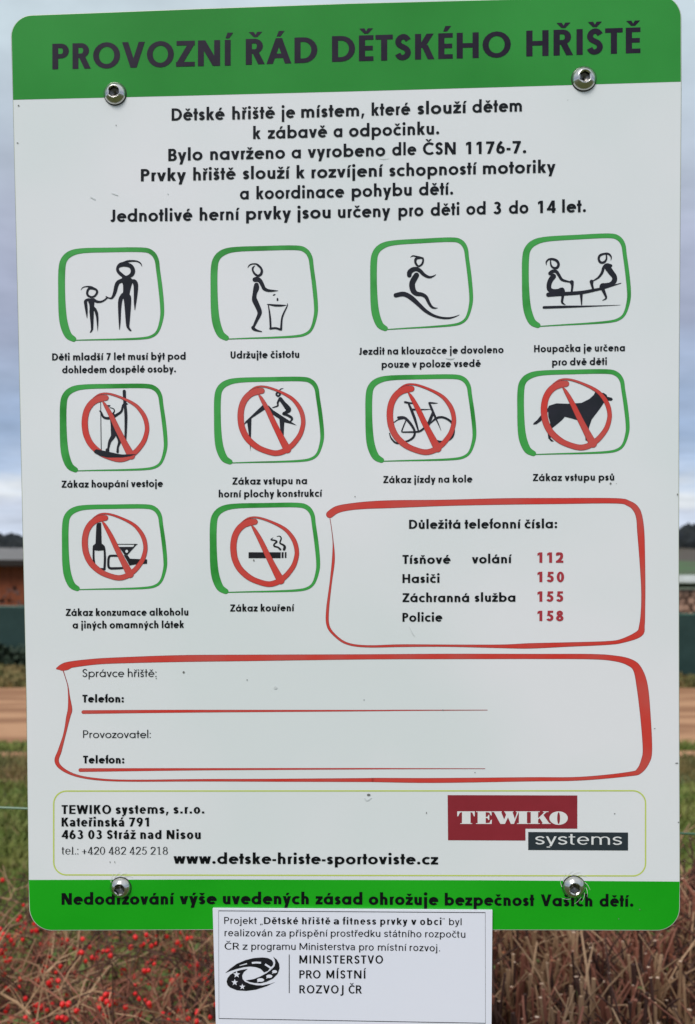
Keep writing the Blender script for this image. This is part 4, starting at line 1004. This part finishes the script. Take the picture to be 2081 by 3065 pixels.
# E
pr.poly([(268, 193), (400, 193), (400, 228), (393, 228), (382, 205), (350, 199), (350, 240), (366, 238), (374, 222), (380, 222), (380, 266), (374, 266), (366, 252), (350, 248), (350, 293), (382, 290), (394, 264), (402, 264), (400, B_), (268, B_), (268, B_ - hs), (282, B_ - hs), (282, 199), (268, 199)])
# W
pr.poly([(404, 193), (486, 193), (486, 199), (480, 199), (506, 262), (522, 222), (512, 199), (506, 199), (506, 193), (584, 193), (584, 199), (576, 199), (596, 258), (614, 199), (604, 199), (604, 193), (640, 193), (640, 199), (628, 199), (588, B_), (562, B_), (538, 244), (512, B_), (474, B_), (420, 199), (404, 199)])
# I
pr.poly([(614, 193), (712, 193), (712, 199), (698, 199), (698, B_ - hs), (712, B_ - hs), (712, B_), (614, B_), (614, B_ - hs), (630, B_ - hs), (630, 199), (614, 199)])
# K
pr.poly([(716, 193), (806, 193), (806, 199), (792, 199), (792, B_ - hs), (806, B_ - hs), (806, B_), (716, B_), (716, B_ - hs), (730, B_ - hs), (730, 199), (716, 199)])
pr.poly([(792, 252), (846, 199), (832, 199), (832, 193), (880, 193), (880, 199), (864, 199), (792, 262)])
pr.poly([(802, 246), (834, 220), (886, B_ - hs), (898, B_ - hs), (898, B_), (824, B_), (824, B_ - hs), (832, B_ - hs)])
pr.build('logo_text', M['logo_white'], lr)
pr = Print(0.00026, XL)
A, B = [], []
for i in range(25):
    t = i * math.tau / 24; A.append((965 + 78 * math.cos(t), 250 + 57 * math.sin(t))); B.append((965 + 12 * math.cos(t), 250 + 50 * math.sin(t)))
pr.quadstrip(A, B); pr.build('logo_text', M['logo_white'], lr)
words([('systems', 1602, 1862.6, 2527.3, 2528.6)], 33, Glyphs(0.11, 'ar', 0.085), M['logo_white'], lg, 'logo_text', z=0.00026, smax=2, check=False)

# specks, scuffs and dents on the sheet
pr = Print(0.00045)
for (x, y, a, b) in [(56, 316, 2.4, 2.4), (53, 428, 3, 1.5), (348, 375, 1.6, 1.6), (550, 2012, 3.4, 3.4), (740, 2035, 1.8, 1.8), (1104, 2379, 5.5, 3.5), (1277, 2433, 1.4, 3), (1828, 1447, 3, 3), (1845, 1447, 1, 1), (760, 1677, 2.2, 3), (1700, 300, 1, 1), (1915, 2722, 2, 2), (1852, 2750, 1.6, 1.6), (1840, 2435, 2, 1.5), (1960, 2180, 2.4, 1), (2031, 2461, 2.2, 1.6), (2026, 2284, 5, 1.6), (468, 2030, 2, 1.4), (1326, 2125, 1.8, 1.8), (2028, 1480, 1.8, 3), (330, 2580, 1, 3), (344, 2580, 1, 3), (1063, 1486, 1.6, 1.6), (1422, 2312, 1.6, 1.6), (1090, 2095, 1.2, 2.4)]:
    pr.disc(x, y, a, b, 8)
pr.build('dirt_specks', M['dirt'], sign)
pr = Print(0.00040)
for P in [[(1092, 2390, 3), (1100, 2396, 4), (1112, 2388, 2)], [(1225, 1875, 1), (1235, 1895, 2.5), (1242, 1905, 1)], [(1135, 474, 1), (1150, 476, 2), (1165, 473, 1)], [(272, 590, 3), (284, 596, 4)], [(335, 578, 2), (352, 584, 3)], [(1335, 1072, 2), (1350, 1074, 4), (1360, 1071, 2)]]:
    pr.stroke(P, sub=4)
for x, y, a in [(825, 2058, 5), (503, 580, 2)]: pr.disc(x, y, a, a * .9, 12)
pr.build('scuff_marks', M['scuff'], sign)

# screws
def bolt_mesh(rot, dome=0.0050, rb=0.0086):
    n = 36; V, F, I = [], [], []
    prof = [(rb * 0.97, 0.0002), (rb, 0.0007), (rb * 0.975, 0.0016), (rb * 0.90, 0.0027), (rb * 0.78, 0.0038), (rb * 0.64, 0.0046), (rb * 0.56, dome), (rb * 0.52, dome)]
    hexr = lambda a, R: R * math.cos(math.pi / 6) / math.cos(((a - rot) % (math.pi / 3)) - math.pi / 6)
    def add(fn, z):
        for i in range(n):
            a = i * math.tau / n + rot; r = fn(a); V.append((r * math.cos(a), r * math.sin(a), z))
    for r, z in prof: add(lambda a, r=r: r, z)
    add(lambda a: hexr(a, 0.0041), dome - 0.0006); add(lambda a: hexr(a, 0.0040), dome - 0.0035); add(lambda a: 0.0016, dome - 0.0041)
    V.append((0, 0, dome - 0.0048)); R = len(prof) + 3
    for r in range(R - 1):
        for i in range(n):
            j = (i + 1) % n; F.append((r * n + i, r * n + j, (r + 1) * n + j, (r + 1) * n + i)); I.append(0)
    for i in range(n): F.append(((R - 1) * n + i, (R - 1) * n + (i + 1) % n, len(V) - 1)); I.append(0)
    return V, F, I
for k, (px, py, rb, rot, lab) in enumerate([(345, 281, .0083, .52, 'upper left steel screw'), (1748, 236, .0089, .5, 'upper right steel screw'), (362, 2657, .0080, .2, 'lower left steel screw'), (1718, 2655, .0085, .56, 'lower right steel screw')]):
    v, f, I = bolt_mesh(rot, 0.0052, rb)
    o = mesh_obj('screw', v, f, [M['steel'], M['socket']], sign, smooth=True)
    me = o.data
    for p in me.polygons:
        if p.index >= 36 * 7: p.use_smooth = False
        if p.index >= 36 * 8: p.material_index = 1
    o.location = to_board(px, py, 0.0); o['label'] = lab
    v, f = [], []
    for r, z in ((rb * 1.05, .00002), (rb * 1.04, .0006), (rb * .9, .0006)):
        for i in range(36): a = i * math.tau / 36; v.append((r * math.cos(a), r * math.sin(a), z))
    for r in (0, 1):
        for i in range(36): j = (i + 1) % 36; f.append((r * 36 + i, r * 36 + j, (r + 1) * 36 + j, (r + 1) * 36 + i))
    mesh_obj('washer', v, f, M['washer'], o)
# film torn up in a swirl round the lower screws
for cx, cy, R0, i_ in ((363, 2656, 34, (9, 10, 11, 12)), (1718, 2655, 36, (0, 1, 2, 3, 8, 9, 10, 11, 12, 5))):
    pr = Print(0.0007)
    for i in i_:
        a = i * math.tau / 14 - .4
        P = [(cx + (R0 + q) * math.cos(a + q * .045), cy + (R0 + q) * math.sin(a + q * .045), 1.8 - q * .09) for q in (0, 3, 6, 10, 13)]
        pr.stroke(P, sub=2)
    pr.build('torn_film', M['edge'], sign)

# support behind: one post and two cross rails, all hidden by the board from the front
def local_box(name, u0, u1, v0, v1, w0, w1, m, parent):
    v, f = box(u0, u1, v0, v1, w0, w1); return mesh_obj(name, v, f, m, parent)
v0 = HB_
local_box('support_post', -0.035, 0.035, 0.0, v0 + 0.30, -0.083, -0.033, M['galv'], sign)
for py in (258, 2656):
    y = to_board(1040, py)[1]
    local_box('cross_rail', -0.21, 0.21, y - 0.018, y + 0.018, -0.032, -0.0032, M['galv'], sign)

# ------------------------------------------------------------------ white label under the board
lab = [(638.5, 2716.2), (1473.2, 2721.8), (1470.5, 3067), (648, 3062.3)]
V = [to_board(x, y, 0.0006) for x, y in lab] + [to_board(x, y, 0.0026) for x, y in lab]
plate = mesh_obj('label_plate', V, [(3, 2, 1, 0), (4, 5, 6, 7), (0, 1, 5, 4), (1, 2, 6, 5), (2, 3, 7, 6), (3, 0, 4, 7)], M['plate'], sign)
plate['label'] = 'small white label plate hung below the middle of the board'
ZP = 0.0028
pr = Print(ZP)
bd = [(656.2, 2722.6), (1452, 2728), (1452.6, 3058), (657.4, 3044)]
pr.stroke([(x, y, 2.0) for x, y in bd], smooth=False, closed=True, z=ZP); pr.build('border_line', M['text'], plate)
def pl(items, cap=20.5, G=GAR): return words(items, cap, G, M['text'], plate, z=ZP, smax=1.2 if G.st == 'ar' else 1.12)
pl([('Projekt', 673, 770.6, 2761.4, 2762)])
pl([('„', 780, 789, 2762, 2762), ('“', 1324, 1333.8, 2764.5, 2764.5), ('byl', 1343.9, 1381.2, 2765, 2765.3)])
pl([('Dětské', 791.8, 893.3, 2762, 2762.5), ('hřiště', 905.5, 989.2, 2762.6, 2763), ('a', 999.2, 1016, 2763, 2763), ('fitness', 1026, 1126.4, 2763.2, 2763.6), ('prvky', 1138.6, 1219.5, 2763.8, 2764), ('v', 1230.6, 1246.3, 2764.2, 2764.2), ('obci', 1257.4, 1321, 2764.4, 2764.6)], 20.5, Glyphs(0.185, 'ar', 0.15))
pl([('realizován', 674, 816.3, 2798.2, 2798.8), ('za', 827.5, 857, 2798.8, 2799), ('přispění', 868, 979.7, 2799, 2799.4), ('prostředku', 990.9, 1138.6, 2799.6, 2800), ('státního', 1149.8, 1261.3, 2800.4, 2801.2), ('rozpočtu', 1272.5, 1392.4, 2801.4, 2802.6)])
pl([('ČR', 674, 718.7, 2838.3, 2838.4), ('z', 727.6, 742.7, 2838.5, 2838.5), ('programu', 753.8, 886, 2838.6, 2839), ('Ministerstva', 897.7, 1063.3, 2839, 2840), ('pro', 1075.6, 1119, 2840.4, 2841), ('místní', 1131.4, 1215, 2841, 2842), ('rozvoj.', 1226.2, 1317, 2842, 2843.4)])
pl([('MINISTERSTVO', 897.2, 1147, 2879.6, 2880)], 24.3, GH)
pl([('PRO', 897.2, 960.5, 2924.2, 2924.2), ('MÍSTNÍ', 978, 1094, 2924.2, 2924.4)], 24.3, GH)
pl([('ROZVOJ', 897.2, 1029, 2968.8, 2969), ('ČR', 1044, 1084, 2969, 2969.2)], 24.3, GH)
pr = Print(ZP); pr.stroke([(867, 2853, 2.2), (867, 2968, 2.2)], smooth=False, caps=False); pr.build('divider_line', M['text'], plate)
X = crop(660, 2840, 7.89)
pr = Print(ZP, X)
pr.poly([(125, 540), (250, 430), (400, 320), (600, 235), (800, 185), (1000, 170), (1130, 185), (1220, 230), (1258, 290), (1250, 350), (1215, 385), (1165, 440), (1130, 490), (1040, 525), (960, 440), (850, 400), (720, 385), (560, 400), (400, 440), (250, 490)], z=ZP)
pr.poly([(655, 440), (500, 465), (350, 510), (240, 580), (180, 660), (158, 740), (180, 820), (240, 880), (400, 945), (620, 960), (850, 930), (1100, 850), (1320, 742), (1200, 788), (1000, 830), (850, 825), (700, 790), (590, 740), (535, 680), (525, 600), (560, 520)], z=ZP)
pr.poly([(1250, 150), (1340, 220), (1395, 320), (1405, 430), (1360, 560), (1250, 670), (1100, 745), (950, 780), (800, 770), (700, 750), (612, 712), (800, 680), (960, 615), (1100, 540), (1220, 450), (1290, 370), (1305, 300), (1290, 220)], z=ZP)
em = pr.build('emblem', M['black'], plate)
pr = Print(ZP + 0.0001, X)
for cx, cy, r in ((395, 572, 88), (350, 757, 80), (530, 860, 72)):
    pr.poly([(cx + (r if i % 2 == 0 else r * .42) * math.sin(i * math.pi / 5), cy - (r if i % 2 == 0 else r * .42) * math.cos(i * math.pi / 5)) for i in range(10)])
pr.stroke([(465, 363, 14), (640, 315, 26)], smooth=False, caps=False); pr.stroke([(755, 300, 42), (860, 290, 44), (970, 296, 42)], caps=False); pr.stroke([(1065, 330, 42), (1150, 385, 44), (1215, 430, 50)], caps=False)
for cx, cy, a, b in ((960, 700, 85, 42), (1165, 612, 72, 40), (1290, 503, 58, 36)):
    pr.disc(cx, cy, a, b); pr.stroke([(cx - a * .3, cy + b * .5, 24), (cx - a * .9, cy + b * 1.1, 16)], smooth=False)
pr.build('emblem_cutouts', M['plate'], plate)
